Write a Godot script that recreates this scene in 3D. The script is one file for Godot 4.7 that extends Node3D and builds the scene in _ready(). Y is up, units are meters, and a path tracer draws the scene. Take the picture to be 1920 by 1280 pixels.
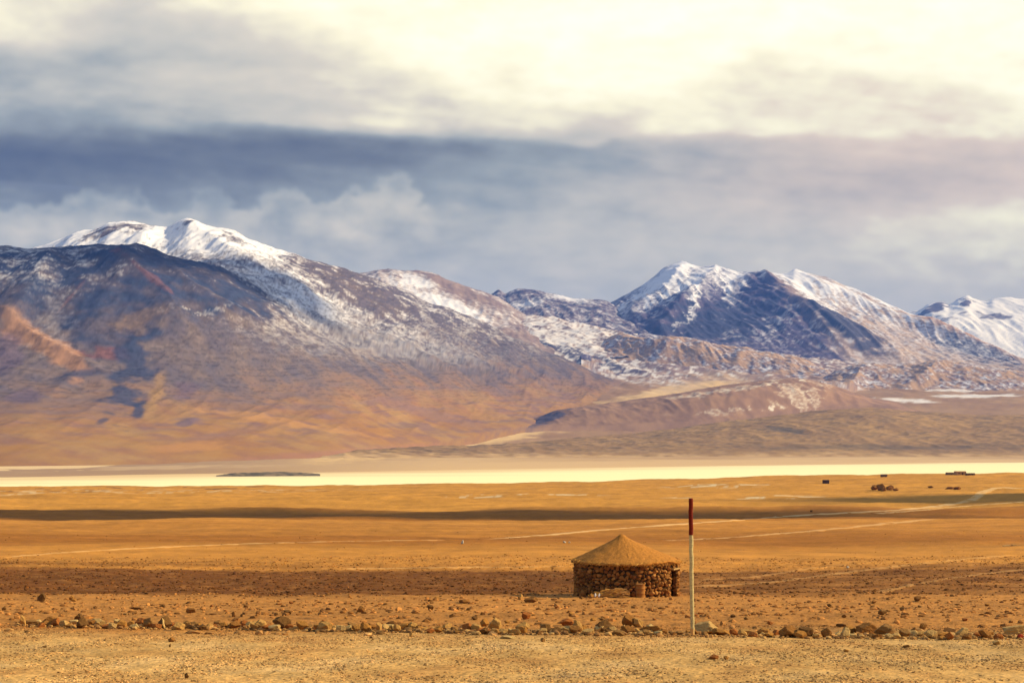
extends Node3D

# The place is laid out in metres round the camera, which looks towards -Z; "depth" is the distance along -Z.
const F := 2637.0          # focal length in pixels of the 1920 px wide photograph
const HX := 960.0
const HY := 835.0          # row of eye level
const EYE := 46.0          # eye height above the datum
const LAKE := 3.0          # level of the salt flat
var rng := RandomNumberGenerator.new()
var n_fbm: FastNoiseLite
var n_ridge: FastNoiseLite
var n_fine: FastNoiseLite
var n_soft: FastNoiseLite
var names := {}
var base_profile: Pch
var sun_dir: Vector3
var mats := {}
var rocks: Array[ArrayMesh] = []
var pebbles: Array[ArrayMesh] = []
var wall_rocks: Array[ArrayMesh] = []


# Monotone cubic through a few points.
class Pch:
	var xs := PackedFloat64Array()
	var ys := PackedFloat64Array()
	var ms := PackedFloat64Array()
	func _init(pts: Array) -> void:
		for p in pts:
			xs.append(p[0])
			ys.append(p[1])
		solve()
	func solve() -> void:
		var n := xs.size()
		ms.resize(n)
		if n < 2:
			return
		var d := PackedFloat64Array()
		d.resize(n - 1)
		for i in n - 1:
			d[i] = (ys[i + 1] - ys[i]) / max(xs[i + 1] - xs[i], 1e-6)
		ms[0] = d[0]
		ms[n - 1] = d[n - 2]
		for i in range(1, n - 1):
			if d[i - 1] * d[i] <= 0.0:
				ms[i] = 0.0
			else:
				var w1 := 2.0 * (xs[i + 1] - xs[i]) + (xs[i] - xs[i - 1])
				var w2 := (xs[i + 1] - xs[i]) + 2.0 * (xs[i] - xs[i - 1])
				ms[i] = (w1 + w2) / (w1 / d[i - 1] + w2 / d[i])
	func at(x: float) -> float:
		var n := xs.size()
		if n == 1 or x <= xs[0]:
			return ys[0]
		if x >= xs[n - 1]:
			return ys[n - 1]
		var i := 0
		while x > xs[i + 1]:
			i += 1
		var h := xs[i + 1] - xs[i]
		var t := (x - xs[i]) / h
		var t2 := t * t
		var t3 := t2 * t
		return ys[i] * (2 * t3 - 3 * t2 + 1) + h * ms[i] * (t3 - 2 * t2 + t) + ys[i + 1] * (3 * t2 - 2 * t3) + h * ms[i + 1] * (t3 - t2)


func pc(pts: Array) -> Pch:
	return Pch.new(pts)

func noise_of(type: int, fractal: int, octaves: int, sd: int) -> FastNoiseLite:
	var n := FastNoiseLite.new()
	n.noise_type = type
	n.frequency = 1.0
	n.fractal_type = fractal
	n.fractal_octaves = octaves
	n.seed = sd
	return n

func sst(a: float, b: float, x: float) -> float:
	var t := clampf((x - a) / (b - a), 0.0, 1.0)
	return t * t * (3.0 - 2.0 * t)

# 1 inside a turned ellipse, 0 outside, the edge roughened by r
func blob(x: float, y: float, cx: float, cy: float, rx: float, ry: float, deg: float, r: float) -> float:
	var dx := x - cx
	var dy := y - cy
	if absf(dx) > 2.2 * (rx + ry) or absf(dy) > 2.2 * (rx + ry):
		return 0.0
	var a := deg_to_rad(deg)
	var u := (dx * cos(a) + dy * sin(a)) / rx
	var v := (-dx * sin(a) + dy * cos(a)) / ry
	return sst(1.25, 0.55, sqrt(u * u + v * v) + r)

func lin(r: float, g: float, b: float) -> Color:
	return Color(r, g, b).linear_to_srgb()

func numbered(called: String) -> String:
	if not names.has(called):
		names[called] = 0
		return called
	names[called] += 1
	return "%s_%03d" % [called, names[called]]

func tag(o: Node, label: String, category: String, group := "", kind := "") -> void:
	if label:
		o.set_meta("label", label)
	if category:
		o.set_meta("category", category)
	if group:
		o.set_meta("group", group)
	if kind:
		o.set_meta("kind", kind)

func obj(called: String, mesh: Mesh, m: Material, parent: Node = self) -> MeshInstance3D:
	var o := MeshInstance3D.new()
	o.name = numbered(called) if parent == self else called
	o.mesh = mesh
	o.material_override = m
	parent.add_child(o, true)
	return o

func thing(called: String, at: Vector3, turn := 0.0) -> Node3D:
	var o := Node3D.new()
	o.name = numbered(called)
	add_child(o)
	o.position = at
	o.rotation.y = turn
	return o

func noise_tex(sd: int, freq: float, octaves: int, lo: float, hi: float, normal := false, bump := 4.0, type := FastNoiseLite.TYPE_SIMPLEX_SMOOTH) -> NoiseTexture2D:
	var t := NoiseTexture2D.new()
	var n := noise_of(type, FastNoiseLite.FRACTAL_FBM, octaves, sd)
	n.frequency = freq
	t.noise = n
	t.width = 512
	t.height = 512
	t.seamless = true
	t.as_normal_map = normal
	t.bump_strength = bump
	if not normal:
		var g := Gradient.new()
		g.set_color(0, Color(lo, lo, lo))
		g.set_color(1, Color(hi, hi, hi))
		t.color_ramp = g
	return t

func mat(albedo: Color, rough := 0.95, tex: Texture2D = null, scale := 1.0, nrm: Texture2D = null, nscale := 1.0) -> StandardMaterial3D:
	var m := StandardMaterial3D.new()
	m.albedo_color = albedo
	m.roughness = rough
	m.metallic_specular = 0.2
	if tex:
		m.albedo_texture = tex
		m.uv1_triplanar = true
		m.uv1_scale = Vector3.ONE * scale
	if nrm:
		m.normal_enabled = true
		m.normal_texture = nrm
		m.normal_scale = nscale
		m.uv1_triplanar = true
		m.uv1_scale = Vector3.ONE * scale
	return m


# A sheet of nx by ny points (left to right, near to far). colour(i, j, point, normal) gives linear vertex colours.
func sheet(nx: int, ny: int, P: PackedVector3Array, colour: Callable) -> ArrayMesh:
	var N := PackedVector3Array()
	N.resize(nx * ny)
	var C := PackedColorArray()
	C.resize(nx * ny)
	for j in ny:
		var jm := maxi(j - 1, 0) * nx
		var jp := mini(j + 1, ny - 1) * nx
		for i in nx:
			var k := j * nx + i
			var a := P[j * nx + mini(i + 1, nx - 1)] - P[j * nx + maxi(i - 1, 0)]
			var b := P[jp + i] - P[jm + i]
			var n := a.cross(b).normalized()
			if n.is_zero_approx():
				n = Vector3.UP
			N[k] = n
			C[k] = colour.call(i, j, P[k], n)
	var I := PackedInt32Array()
	I.resize((nx - 1) * (ny - 1) * 6)
	var q := 0
	for j in ny - 1:
		for i in nx - 1:
			var a := j * nx + i
			I[q] = a
			I[q + 1] = a + nx
			I[q + 2] = a + nx + 1
			I[q + 3] = a
			I[q + 4] = a + nx + 1
			I[q + 5] = a + 1
			q += 6
	var arr := []
	arr.resize(Mesh.ARRAY_MAX)
	arr[Mesh.ARRAY_VERTEX] = P
	arr[Mesh.ARRAY_NORMAL] = N
	arr[Mesh.ARRAY_COLOR] = C
	arr[Mesh.ARRAY_INDEX] = I
	var me := ArrayMesh.new()
	me.add_surface_from_arrays(Mesh.PRIMITIVE_TRIANGLES, arr)
	return me


# ---------------------------------------------------------------- the near ground
func ground_h(X: float, d: float) -> float:
	var h := base_profile.at(d)
	var kx := (X - 430.0) / 330.0
	var kd := (d - 1250.0) / 420.0
	h += 11.5 * exp(-kx * kx - kd * kd)
	kx = (X - 330.0) / 90.0
	kd = (d - 760.0) / 120.0
	h += 3.0 * exp(-kx * kx - kd * kd)
	kx = (X + 450.0) / 300.0
	kd = (d - 1300.0) / 300.0
	h -= 1.6 * exp(-kx * kx - kd * kd)
	# a shallow fold under the band painted darker for cloud shade
	kd = (d - 455.0) / 60.0
	h -= 1.2 * exp(-kd * kd)
	var far := clampf(d / 300.0, 0.0, 2.0)
	kx = X - 7.4
	kd = d - 91.0
	far *= sst(5.0, 14.0, sqrt(kx * kx + kd * kd))
	h += n_soft.get_noise_2d(X / 90.0, d / 90.0) * 0.9 * far
	h += n_fbm.get_noise_2d(X / 9.0, d / 9.0) * 0.16 * clampf(d / 40.0, 0.4, 1.6) * minf(1.0, far * 3.3)
	if d < 190.0:
		var rough := sst(30.0, 40.0, d)
		h += n_fbm.get_noise_2d(X / 1.3 + 7.0, d / 1.3) * (0.025 + 0.05 * rough)
	return h

func ground_pt(x: float, row: float) -> Vector3:      # where the ray through that pixel meets the ground
	var lo := 15.0
	var hi := 1190.0
	for k in 40:
		var mid := sqrt(lo * hi)
		var r := HY + F * (EYE - ground_h((x - HX) / F * mid, mid)) / mid
		if r > row:
			lo = mid
		else:
			hi = mid
	var d := sqrt(lo * hi)
	return Vector3((x - HX) / F * d, ground_h((x - HX) / F * d, d), -d)

func on_ground(x: float, d: float) -> Vector3:
	var X := (x - HX) / F * d
	return Vector3(X, ground_h(X, d), -d)

func ground_colour(X: float, d: float) -> Color:
	var w1 := n_fbm.get_noise_2d(X / 14.0 + 3.0, d / 9.0)
	var w2 := n_soft.get_noise_2d(X / 160.0, d / 30.0)
	var x := HX + X / d * F
	var dd := d * (1.0 + 0.05 * w1)
	var road := Color(0.60, 0.360, 0.117)
	var rubble := Color(0.44, 0.200, 0.047)
	var dark := Color(0.180, 0.066, 0.0125)  # darker tone of the pebbly band behind the hut
	var gold := Color(0.54, 0.245, 0.045)
	var hollow := Color(0.30, 0.108, 0.014)  # darker tone that paints cloud shade onto the plain
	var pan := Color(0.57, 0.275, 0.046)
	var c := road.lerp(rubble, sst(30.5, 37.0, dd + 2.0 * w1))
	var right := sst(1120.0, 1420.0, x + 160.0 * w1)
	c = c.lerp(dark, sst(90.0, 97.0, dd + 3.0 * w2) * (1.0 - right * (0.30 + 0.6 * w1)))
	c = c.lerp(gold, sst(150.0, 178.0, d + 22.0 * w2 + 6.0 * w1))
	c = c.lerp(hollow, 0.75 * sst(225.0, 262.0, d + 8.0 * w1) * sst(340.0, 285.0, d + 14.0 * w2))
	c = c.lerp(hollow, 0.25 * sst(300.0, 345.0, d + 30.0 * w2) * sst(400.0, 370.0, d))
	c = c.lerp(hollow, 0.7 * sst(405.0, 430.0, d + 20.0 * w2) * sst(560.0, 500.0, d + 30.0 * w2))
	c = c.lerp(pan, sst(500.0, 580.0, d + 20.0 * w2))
	var m := 1.0 + 0.22 * w1 + 0.16 * w2
	if d < 200.0:
		var g := n_fine.get_noise_2d(X / 0.16, d / 0.22)
		var g2 := n_fbm.get_noise_2d(X / 1.1, d / 1.9)
		m *= 1.0 + 0.28 * g * sst(120.0, 40.0, d) + 0.30 * g2
		var hue := n_fbm.get_noise_2d(X / 3.1 + 40.0, d / 4.0)
		c = c.lerp(Color(0.40, 0.185, 0.050), clampf(hue * 0.9, 0.0, 0.5))
		c = c.lerp(Color(0.60, 0.42, 0.19), clampf(-hue * 0.8 * sst(34.0, 29.0, d), 0.0, 0.5))
	else:
		m *= 1.0 + 0.20 * n_fbm.get_noise_2d(X / 30.0, d / 12.0)
	c = Color(c.r * m, c.g * m, c.b * m)
	if d > 520.0:                                        # thin crusts of salt on the flat ground
		var s := n_fbm.get_noise_2d(X / 26.0 + 9.0, d / 24.0) + 0.35 * n_fbm.get_noise_2d(X / 7.0, d / 9.0)
		var where := maxf(maxf(blob(X, d, 5.0, 800.0, 45.0, 34.0, 0.0, 0.0), blob(X, d, 125.0, 720.0, 45.0, 26.0, 0.0, 0.0)), blob(X, d, 150.0, 1010.0, 45.0, 60.0, 0.0, 0.0))
		where = maxf(where, 0.55 * blob(X, d, -330.0, 1010.0, 210.0, 120.0, 0.0, 0.0))
		c = c.lerp(Color(0.74, 0.60, 0.36), where * sst(0.12, 0.26, s))
		var dk := n_fbm.get_noise_2d(X / 40.0 - 20.0, d / 30.0)
		c = c.lerp(Color(0.15, 0.08, 0.035), 0.75 * sst(0.30, 0.42, dk) * sst(900.0, 1000.0, d) * sst(-60.0, -160.0, X))
	return c

func build_ground() -> void:
	var xs := PackedFloat64Array()
	for v in [-9000.0, -5000.0, -3000.0, -2000.0, -1400.0, -1000.0, -700.0, -500.0, -350.0, -250.0, -180.0]:
		xs.append(v)
	var v := -130.0
	while v < 2050.0:
		xs.append(v)
		v += 3.2
	for w in [2100.0, 2170.0, 2270.0, 2420.0, 2620.0, 2920.0, 3320.0, 3920.0, 4920.0, 6920.0, 10900.0]:
		xs.append(w)
	var ds := PackedFloat64Array()
	for w in [1.0, 2.0, 3.0, 5.0, 8.0, 12.0, 16.0, 19.0]:
		ds.append(w)
	var d := 20.5
	while d < 1560.0:
		ds.append(d)
		d += clampf(d * d / (F * (EYE - base_profile.at(d))) * 2.0, 0.11, 14.0)
	var nx := xs.size()
	var ny := ds.size()
	var P := PackedVector3Array()
	P.resize(nx * ny)
	for j in ny:
		for i in nx:
			var X := (xs[i] - HX) / F * ds[j]
			P[j * nx + i] = Vector3(X, ground_h(X, ds[j]), -ds[j])
	var m := mat(Color.WHITE, 0.97, noise_tex(11, 0.02, 5, 0.82, 1.0), 0.31, noise_tex(12, 0.035, 4, 0, 1, true, 6.0), 0.8)
	m.uv1_world_triplanar = true
	m.vertex_color_use_as_albedo = true
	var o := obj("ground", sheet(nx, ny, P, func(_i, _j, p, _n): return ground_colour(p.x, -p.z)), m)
	tag(o, "bare sandy desert ground sloping away to the salt flat", "ground", "", "structure")


# ---------------------------------------------------------------- mountains
# A range is lofted over key lines (foot, ... , crest, back), each a pair [row of x, depth of x]; segs are the steps between them, amps the relief in metres at each line.
func range_sheet(x0: float, x1: float, step: float, lines: Array, segs: Array, amps: Array, gully: Vector2, skew: float, spurs: Array, colour: Callable, sd: int) -> ArrayMesh:
	var nx := int((x1 - x0) / step) + 1
	var ny := 6
	for s in segs:
		ny += s
	var P := PackedVector3Array()
	P.resize(nx * ny)
	var rows := PackedFloat32Array()
	rows.resize(nx * ny)
	var off := sd * 31.7
	for i in nx:
		var x := x0 + i * step
		var prof := Pch.new([])
		for l in lines:
			var dk: float = (l[1] as Pch).at(x)
			if prof.xs.size() and dk <= prof.xs[prof.xs.size() - 1] + 5.0:
				dk = prof.xs[prof.xs.size() - 1] + 5.0
			prof.xs.append(dk)
			prof.ys.append((HY - (l[0] as Pch).at(x)) / F * dk)
		# the foot runs on below what it stands on
		prof.xs.insert(0, prof.xs[0] * 0.93)
		prof.ys.insert(0, prof.ys[0] - 0.016 * prof.xs[1])
		prof.solve()
		var j := 0
		for s in range(-1, segs.size()):
			var last := 1 if s == segs.size() - 1 else 0
			var count: int = 5 if s < 0 else segs[s]
			for k in count + last:
				var t := float(k) / count
				var d := lerpf(prof.xs[s + 1], prof.xs[s + 2], t)
				var h := prof.at(d)
				var amp: float = lerpf(amps[maxi(s, 0)], amps[s + 1], t)
				var X := (x - HX) / F * d
				var row := HY - F * h / d
				var u := X + skew * d
				var g := n_ridge.get_noise_2d(u / gully.x + off, d / gully.y) - 0.1
				var f := n_fbm.get_noise_2d(X / (gully.x * 2.6) + off, d / (gully.x * 2.6))
				var f2 := n_fbm.get_noise_2d(X / 60.0, d / 60.0)
				h += amp * (0.75 * g + 0.8 * f + 0.12 * f2)
				for sp in spurs:
					var line: Pch = sp[0]
					if row > line.xs[0] - 12.0 and row < line.xs[line.xs.size() - 1] + 25.0:
						var e: float = (x - line.at(row) + 9.0 * f) / (sp[1] if x > line.at(row) else sp[2])
						h += sp[3] * maxf(0.0, 1.0 - absf(e)) * sst(line.xs[0] - 12.0, line.xs[0] + 14.0, row) * sst(line.xs[line.xs.size() - 1] + 25.0, line.xs[line.xs.size() - 1] - 15.0, row)
				P[j * nx + i] = Vector3(X, EYE + h, -d)
				rows[j * nx + i] = row
				j += 1
	return sheet(nx, ny, P, func(i, j, p, n): return colour.call(x0 + i * step, rows[j * nx + i], p, n))

func nz(p: Vector3, s: float, o := 0.0) -> float:
	return n_fbm.get_noise_3d(p.x / s + o, p.y / s, p.z / s)

func mountain(called: String, label: String, mesh: ArrayMesh, category := "mountain") -> void:
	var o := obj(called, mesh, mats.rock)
	tag(o, label, category, "", "structure")

const SNOW := Color(0.80, 0.81, 0.83)
const PURPLE := Color(0.135, 0.098, 0.130)
const HAZED_ROCK := Color(0.040, 0.053, 0.105)  # dark volcanic rock with blue haze mixed into its colour
const ORANGE := Color(0.315, 0.160, 0.045)
const TAN := Color(0.32, 0.195, 0.080)
const REDROCK := Color(0.24, 0.095, 0.07)

func big_colour(x: float, row: float, p: Vector3, n: Vector3) -> Color:
	var a := nz(p, 520.0)
	var b := nz(p, 130.0, 5.0)
	var c2 := n_fine.get_noise_3d(p.x / 40.0, p.y / 22.0, p.z / 70.0) + 0.8 * n_fine.get_noise_3d(p.x / 13.0, p.y / 8.0, p.z / 26.0)
	var streak := n_fbm.get_noise_2d(x / 150.0 + 3.0, row / 11.0)
	var r := row + 46.0 * a + 30.0 * b
	var c := ORANGE.lerp(TAN, clampf(0.45 + 0.9 * a + 0.4 * streak, 0.0, 1.0))
	c = c.lerp(Color(0.25, 0.130, 0.075), clampf(0.3 + 1.1 * b, 0.0, 0.8))
	c = c.lerp(PURPLE, 0.42 * sst(0.02, 0.40, streak + 0.5 * b) * sst(860.0, 780.0, row))
	var up := sst(800.0, 690.0, r + 0.04 * (x - 500.0))
	c = c.lerp(Color(0.098, 0.092, 0.125).lerp(Color(0.155, 0.125, 0.122), clampf(0.4 + b * 1.6, 0.0, 1.0)), up * 0.92)
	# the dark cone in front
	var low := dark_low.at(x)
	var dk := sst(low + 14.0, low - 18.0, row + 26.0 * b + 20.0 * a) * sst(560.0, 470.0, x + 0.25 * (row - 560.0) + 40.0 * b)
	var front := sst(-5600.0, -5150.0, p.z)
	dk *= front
	c = c.lerp(HAZED_ROCK.lerp(Color(0.10, 0.085, 0.105), clampf(0.4 + 1.5 * b, 0.0, 1.0)), dk)
	var e := 0.8 * b + 0.4 * a
	c = c.lerp(REDROCK, 0.4 * blob(x, row, 262, 520, 55, 6, 38, 1.8 * e) * front)
	c = c.lerp(REDROCK, 0.3 * blob(x, row, 130, 560, 45, 5, -48, e) * front)
	c = c.lerp(REDROCK, 0.55 * blob(x, row, 195, 665, 36, 13, 8, 2.0 * e))
	# brighter paint for the lit sand apron, painted shadow in the gully beside
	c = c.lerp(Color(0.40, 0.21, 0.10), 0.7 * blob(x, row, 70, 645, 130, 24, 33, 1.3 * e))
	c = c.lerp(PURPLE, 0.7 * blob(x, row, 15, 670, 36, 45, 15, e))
	c = c.lerp(HAZED_ROCK, 0.85 * blob(x, row, 245, 700, 36, 66, 22, 1.8 * e))
	c = c.lerp(HAZED_ROCK, 0.85 * blob(x, row, 262, 765, 12, 30, 30, e))
	c = c.lerp(HAZED_ROCK, 0.7 * blob(x, row, 150, 703, 48, 7, 0, e))
	c = c.lerp(HAZED_ROCK, 0.7 * blob(x, row, 192, 788, 14, 6, -20, e))
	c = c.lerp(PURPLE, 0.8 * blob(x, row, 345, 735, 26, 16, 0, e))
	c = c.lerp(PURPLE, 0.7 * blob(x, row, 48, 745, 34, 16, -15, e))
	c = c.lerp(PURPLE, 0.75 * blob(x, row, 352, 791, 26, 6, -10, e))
	c = c.lerp(TAN, 0.8 * blob(x, row, 290, 745, 16, 40, 20, e))
	c = c.lerp(Color(0.40, 0.205, 0.070), 0.7 * blob(x, row, 350, 838, 70, 10, -6, e))
	c = c.lerp(Color(0.42, 0.225, 0.075), 0.6 * blob(x, row, 520, 790, 190, 7, 9, e))
	c = c.lerp(Color(0.23, 0.135, 0.105), 0.65 * blob(x, row, 780, 770, 130, 9, 14, e))
	c = c.lerp(Color(0.23, 0.135, 0.105), 0.5 * blob(x, row, 430, 812, 90, 7, -8, e))
	c = c.lerp(Color(0.30, 0.15, 0.105), 0.6 * blob(x, row, 640, 850, 260, 8, -4, e))
	c = c.lerp(TAN, 0.35 * blob(x, row, 250, 606, 80, 18, -8, 1.6 * e))
	var bed := n_fbm.get_noise_2d(x / 75.0 + 2.0 * b, row / 4.5)
	var dim := 1.0 - 0.30 * sst(0.05, 0.40, bed) * sst(560.0, 640.0, row) * sst(800.0, 730.0, row)
	c = Color(c.r * dim, c.g * dim, c.b * dim)
	var flat := sst(0.55, 0.9, n.y)
	# snow: dusted over the flanks, lying thick on the summits behind
	var s := 0.0
	var hgt := sst(640.0, 540.0, row + 34.0 * a - 0.10 * (x - 480.0))
	var beyond := 1.0 - front
	s = hgt * (0.14 + 0.26 * beyond * sst(640.0, 480.0, x)) + 0.42 * (c2 + 1.3 * b) * (0.35 + hgt) - 0.02
	s += 0.15 * sst(740.0, 660.0, row) * sst(380.0, 580.0, x)
	s += 0.30 * blob(x, row, 540, 540, 130, 40, 28, e) + 0.25 * blob(x, row, 610, 575, 80, 22, 12, e)
	s += 0.55 * blob(x, row, 345, 592, 90, 9, -7, e) * sst(-0.1, 0.2, c2 + streak)
	s += 0.22 * blob(x, row, 90, 570, 90, 50, 60, e) + 0.15 * blob(x, row, 40, 500, 80, 60, 40, e)
	s += 0.16 * blob(x, row, 640, 640, 260, 50, 10, e)
	s += 0.10 * blob(x, row, 900, 680, 200, 30, 16, e)
	s -= 0.32 * dk * sst(150.0, 260.0, x) + 0.10 * dk
	s -= 0.5 * blob(x, row, 670, 545, 130, 26, 24, e)
	s += 0.85 * sst(500.0, 455.0, row) * beyond
	s *= sst(730.0, 650.0, row)
	s -= 0.9 * blob(x, row, 225, 430, 62, 7, -8, 0.9 * b) + 0.8 * blob(x, row, 165, 447, 25, 7, -14, 0.9 * b) + 0.8 * blob(x, row, 352, 421, 13, 6, 0, e) + 0.7 * blob(x, row, 440, 452, 36, 9, 22, e)
	s -= (1.0 - flat) * 0.15
	var speck := 1.0 + c2 * (0.05 + 0.22 * sst(760.0, 620.0, row))
	c = Color(c.r * speck, c.g * speck, c.b * speck)
	return c.lerp(SNOW, 0.92 * (0.42 * sst(0.0, 0.7, s) + 0.58 * sst(0.50, 1.15, s)))

var dark_low: Pch
var fan_row: Pch
var streaks: Array

func build_mountains() -> void:
	streaks = [[pc([[498, 1290], [530, 1245], [560, 1195], [585, 1150]]), 13.0, 0.7], [pc([[510, 1335], [540, 1285], [565, 1240], [590, 1205]]), 9.0, 0.7],
		[pc([[512, 1345], [545, 1306], [580, 1302], [625, 1268]]), 6.0, 0.75], [pc([[540, 1300], [575, 1262], [600, 1225]]), 5.0, 0.5], [pc([[525, 1372], [550, 1362], [580, 1370]]), 9.0, 0.5],
		[pc([[512, 1492], [545, 1500], [580, 1535], [610, 1580]]), 16.0, 0.45], [pc([[540, 1600], [580, 1680], [620, 1780], [645, 1850]]), 10.0, 0.6], [pc([[530, 1540], [570, 1620], [620, 1740]]), 8.0, 0.4]]
	fan_row = pc([[500, 862], [600, 856], [700, 847], [800, 837], [900, 824], [1000, 803], [1100, 778], [1200, 754], [1300, 729], [1400, 709]])
	dark_low = pc([[-500, 600], [0, 590], [60, 598], [140, 640], [200, 690], [260, 650], [330, 610], [420, 590], [500, 590], [620, 600]])
	# --- the great mountain on the left
	var foot := [pc([[-900, 884], [0, 876], [300, 868], [600, 852], [800, 830], [1000, 793], [1100, 768], [1215, 738]]), pc([[-900, 2700], [0, 2900], [300, 3200], [600, 3700], [800, 4600], [1000, 5800], [1215, 7700]])]
	var apron := [pc([[-900, 760], [0, 730], [300, 745], [600, 770], [800, 780], [1000, 772], [1215, 737.5]]), pc([[-900, 3600], [0, 3750], [300, 3950], [600, 4400], [800, 5200], [1000, 6200], [1215, 7740]])]
	var cone := [pc([[-900, 500], [-300, 478], [0, 467], [60, 473], [110, 470], [150, 465], [190, 462], [230, 465], [280, 473], [330, 483], [400, 499], [460, 532], [520, 572], [600, 625], [800, 690], [1000, 725], [1215, 737]]), pc([[-900, 4700], [0, 4900], [300, 5000], [500, 5050], [700, 5500], [1000, 6800], [1215, 7780]])]
	var dip := [pc([[-900, 540], [0, 520], [200, 505], [330, 510], [400, 506], [460, 520], [520, 552], [600, 595], [800, 655], [1000, 700], [1215, 736.5]]), pc([[-900, 5500], [0, 5600], [300, 5700], [500, 5600], [700, 6100], [1000, 7100], [1215, 7810]])]
	var crest := [pc([[-900, 560], [0, 500], [70, 470], [110, 456], [145, 441], [180, 433], [205, 424], [240, 422], [270, 426], [288, 432], [305, 434], [330, 424], [350, 416], [366, 422], [385, 432], [405, 435], [440, 442], [465, 454], [500, 470], [560, 488], [620, 502], [690, 522], [740, 540], [800, 566], [850, 583], [900, 604], [950, 628], [1000, 650], [1050, 668], [1100, 690], [1160, 715], [1215, 736]]), pc([[-900, 7000], [0, 7400], [500, 7500], [1000, 7600], [1215, 7850]])]
	var back := [pc([[-900, 800], [1000, 800], [1215, 760]]), pc([[-900, 9500], [1215, 9500]])]
	var me := range_sheet(-520.0, 1214.0, 2.5, [foot, apron, cone, dip, crest, back], [62, 104, 8, 62, 4], [0.0, 11.0, 16.0, 24.0, 12.0, 20.0], Vector2(210.0, 1100.0), -0.12, [
		[pc([[470, 215], [520, 265], [560, 310], [620, 345]]), 46.0, 70.0, 34.0],
		[pc([[475, 95], [540, 70], [600, 20]]), 40.0, 60.0, 30.0],
		[pc([[470, 270], [540, 360], [600, 470]]), 30.0, 60.0, 22.0],
		[pc([[430, 290], [470, 255]]), 26.0, 30.0, 24.0],
		[pc([[418, 352], [470, 430], [520, 545], [575, 590]]), 40.0, 40.0, 20.0],
		[pc([[590, 0], [640, 80], [700, 190]]), 30.0, 40.0, 12.0],
	], big_colour, 1)
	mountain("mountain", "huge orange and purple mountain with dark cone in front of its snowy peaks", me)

	# --- snowy hills behind its shoulder
	var hill_col := func(x: float, row: float, p: Vector3, n: Vector3) -> Color:
		var b := nz(p, 170.0, 2.0)
		var f := n_fine.get_noise_3d(p.x / 40.0, p.y / 25.0, p.z / 60.0)
		var c := Color(0.20, 0.145, 0.14).lerp(Color(0.30, 0.22, 0.18), clampf(0.5 + b, 0.0, 1.0))
		var e := 0.7 * b
		var s := 0.35 * sst(600.0, 540.0, row) + 0.6 * (b + f)
		s += 0.8 * blob(x, row, 770, 528, 50, 14, 8, e) - 0.6 * blob(x, row, 745, 524, 13, 8, 40, e) - 0.7 * blob(x, row, 850, 535, 60, 16, 22, e)
		s += 0.95 * blob(x, row, 850, 580, 80, 17, 22, e) - 0.5 * blob(x, row, 900, 562, 30, 7, 15, e)
		s += 0.35 * blob(x, row, 960, 600, 100, 20, 10, e)
		return c.lerp(SNOW, 0.85 * (0.42 * sst(0.0, 0.7, s) + 0.58 * sst(0.45, 1.1, s)))
	me = range_sheet(640.0, 1040.0, 2.5, [
		[pc([[640, 600], [960, 640], [1040, 660]]), pc([[640, 8600], [960, 8600]])],
		[pc([[640, 540], [700, 530], [800, 560], [900, 590], [960, 606], [1040, 645]]), pc([[640, 9300], [960, 9300]])],
		[pc([[640, 530], [685, 514], [700, 511], [735, 508], [760, 510], [785, 509], [800, 510], [830, 521], [870, 536], [905, 548], [935, 560], [960, 576], [1000, 604], [1040, 640]]), pc([[640, 10200], [960, 10200]])],
		[pc([[640, 700], [960, 700]]), pc([[640, 12000], [960, 12000]])]], [40, 46, 3], [12.0, 20.0, 8.0, 10.0], Vector2(180.0, 800.0), 0.0, [], hill_col, 2)
	mountain("snowy_hill", "rounded hill with snow hollow behind the big mountain's shoulder", me, "hill")
	var grey_col := func(x: float, row: float, p: Vector3, _n: Vector3) -> Color:
		var b := nz(p, 170.0, 8.0)
		var f := n_fine.get_noise_3d(p.x / 40.0, p.y / 25.0, p.z / 60.0)
		var c := HAZED_ROCK.lerp(PURPLE, clampf(0.7 + b, 0.0, 1.0))
		var s := 0.2 + 0.75 * (b + f) + 0.7 * blob(x, row, 1060, 557, 60, 7, 10, b) + 0.5 * blob(x, row, 985, 570, 40, 9, -6, b) - 0.4 * blob(x, row, 1010, 548, 50, 6, 4, b)
		return c.lerp(SNOW, 0.85 * (0.42 * sst(0.0, 0.7, s) + 0.58 * sst(0.45, 1.1, s)))
	me = range_sheet(900.0, 1300.0, 2.5, [
		[pc([[900, 640], [1230, 640], [1300, 665]]), pc([[900, 9300], [1230, 9300]])],
		[pc([[900, 590], [1000, 575], [1100, 583], [1230, 618], [1300, 655]]), pc([[900, 10400], [1230, 10400]])],
		[pc([[900, 580], [925, 551], [936, 545], [948, 552], [955, 549], [975, 543], [1000, 545], [1030, 551], [1065, 559], [1085, 562], [1110, 563], [1135, 565], [1150, 573], [1230, 610], [1300, 650]]), pc([[900, 11300], [1230, 11300]])],
		[pc([[900, 700], [1230, 700]]), pc([[900, 13000], [1230, 13000]])]], [34, 40, 3], [16.0, 22.0, 6.0, 10.0], Vector2(170.0, 700.0), 0.1, [], grey_col, 3)
	mountain("snowy_hill", "low grey hill dusted with snow between the two great mountains", me, "hill")

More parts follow.
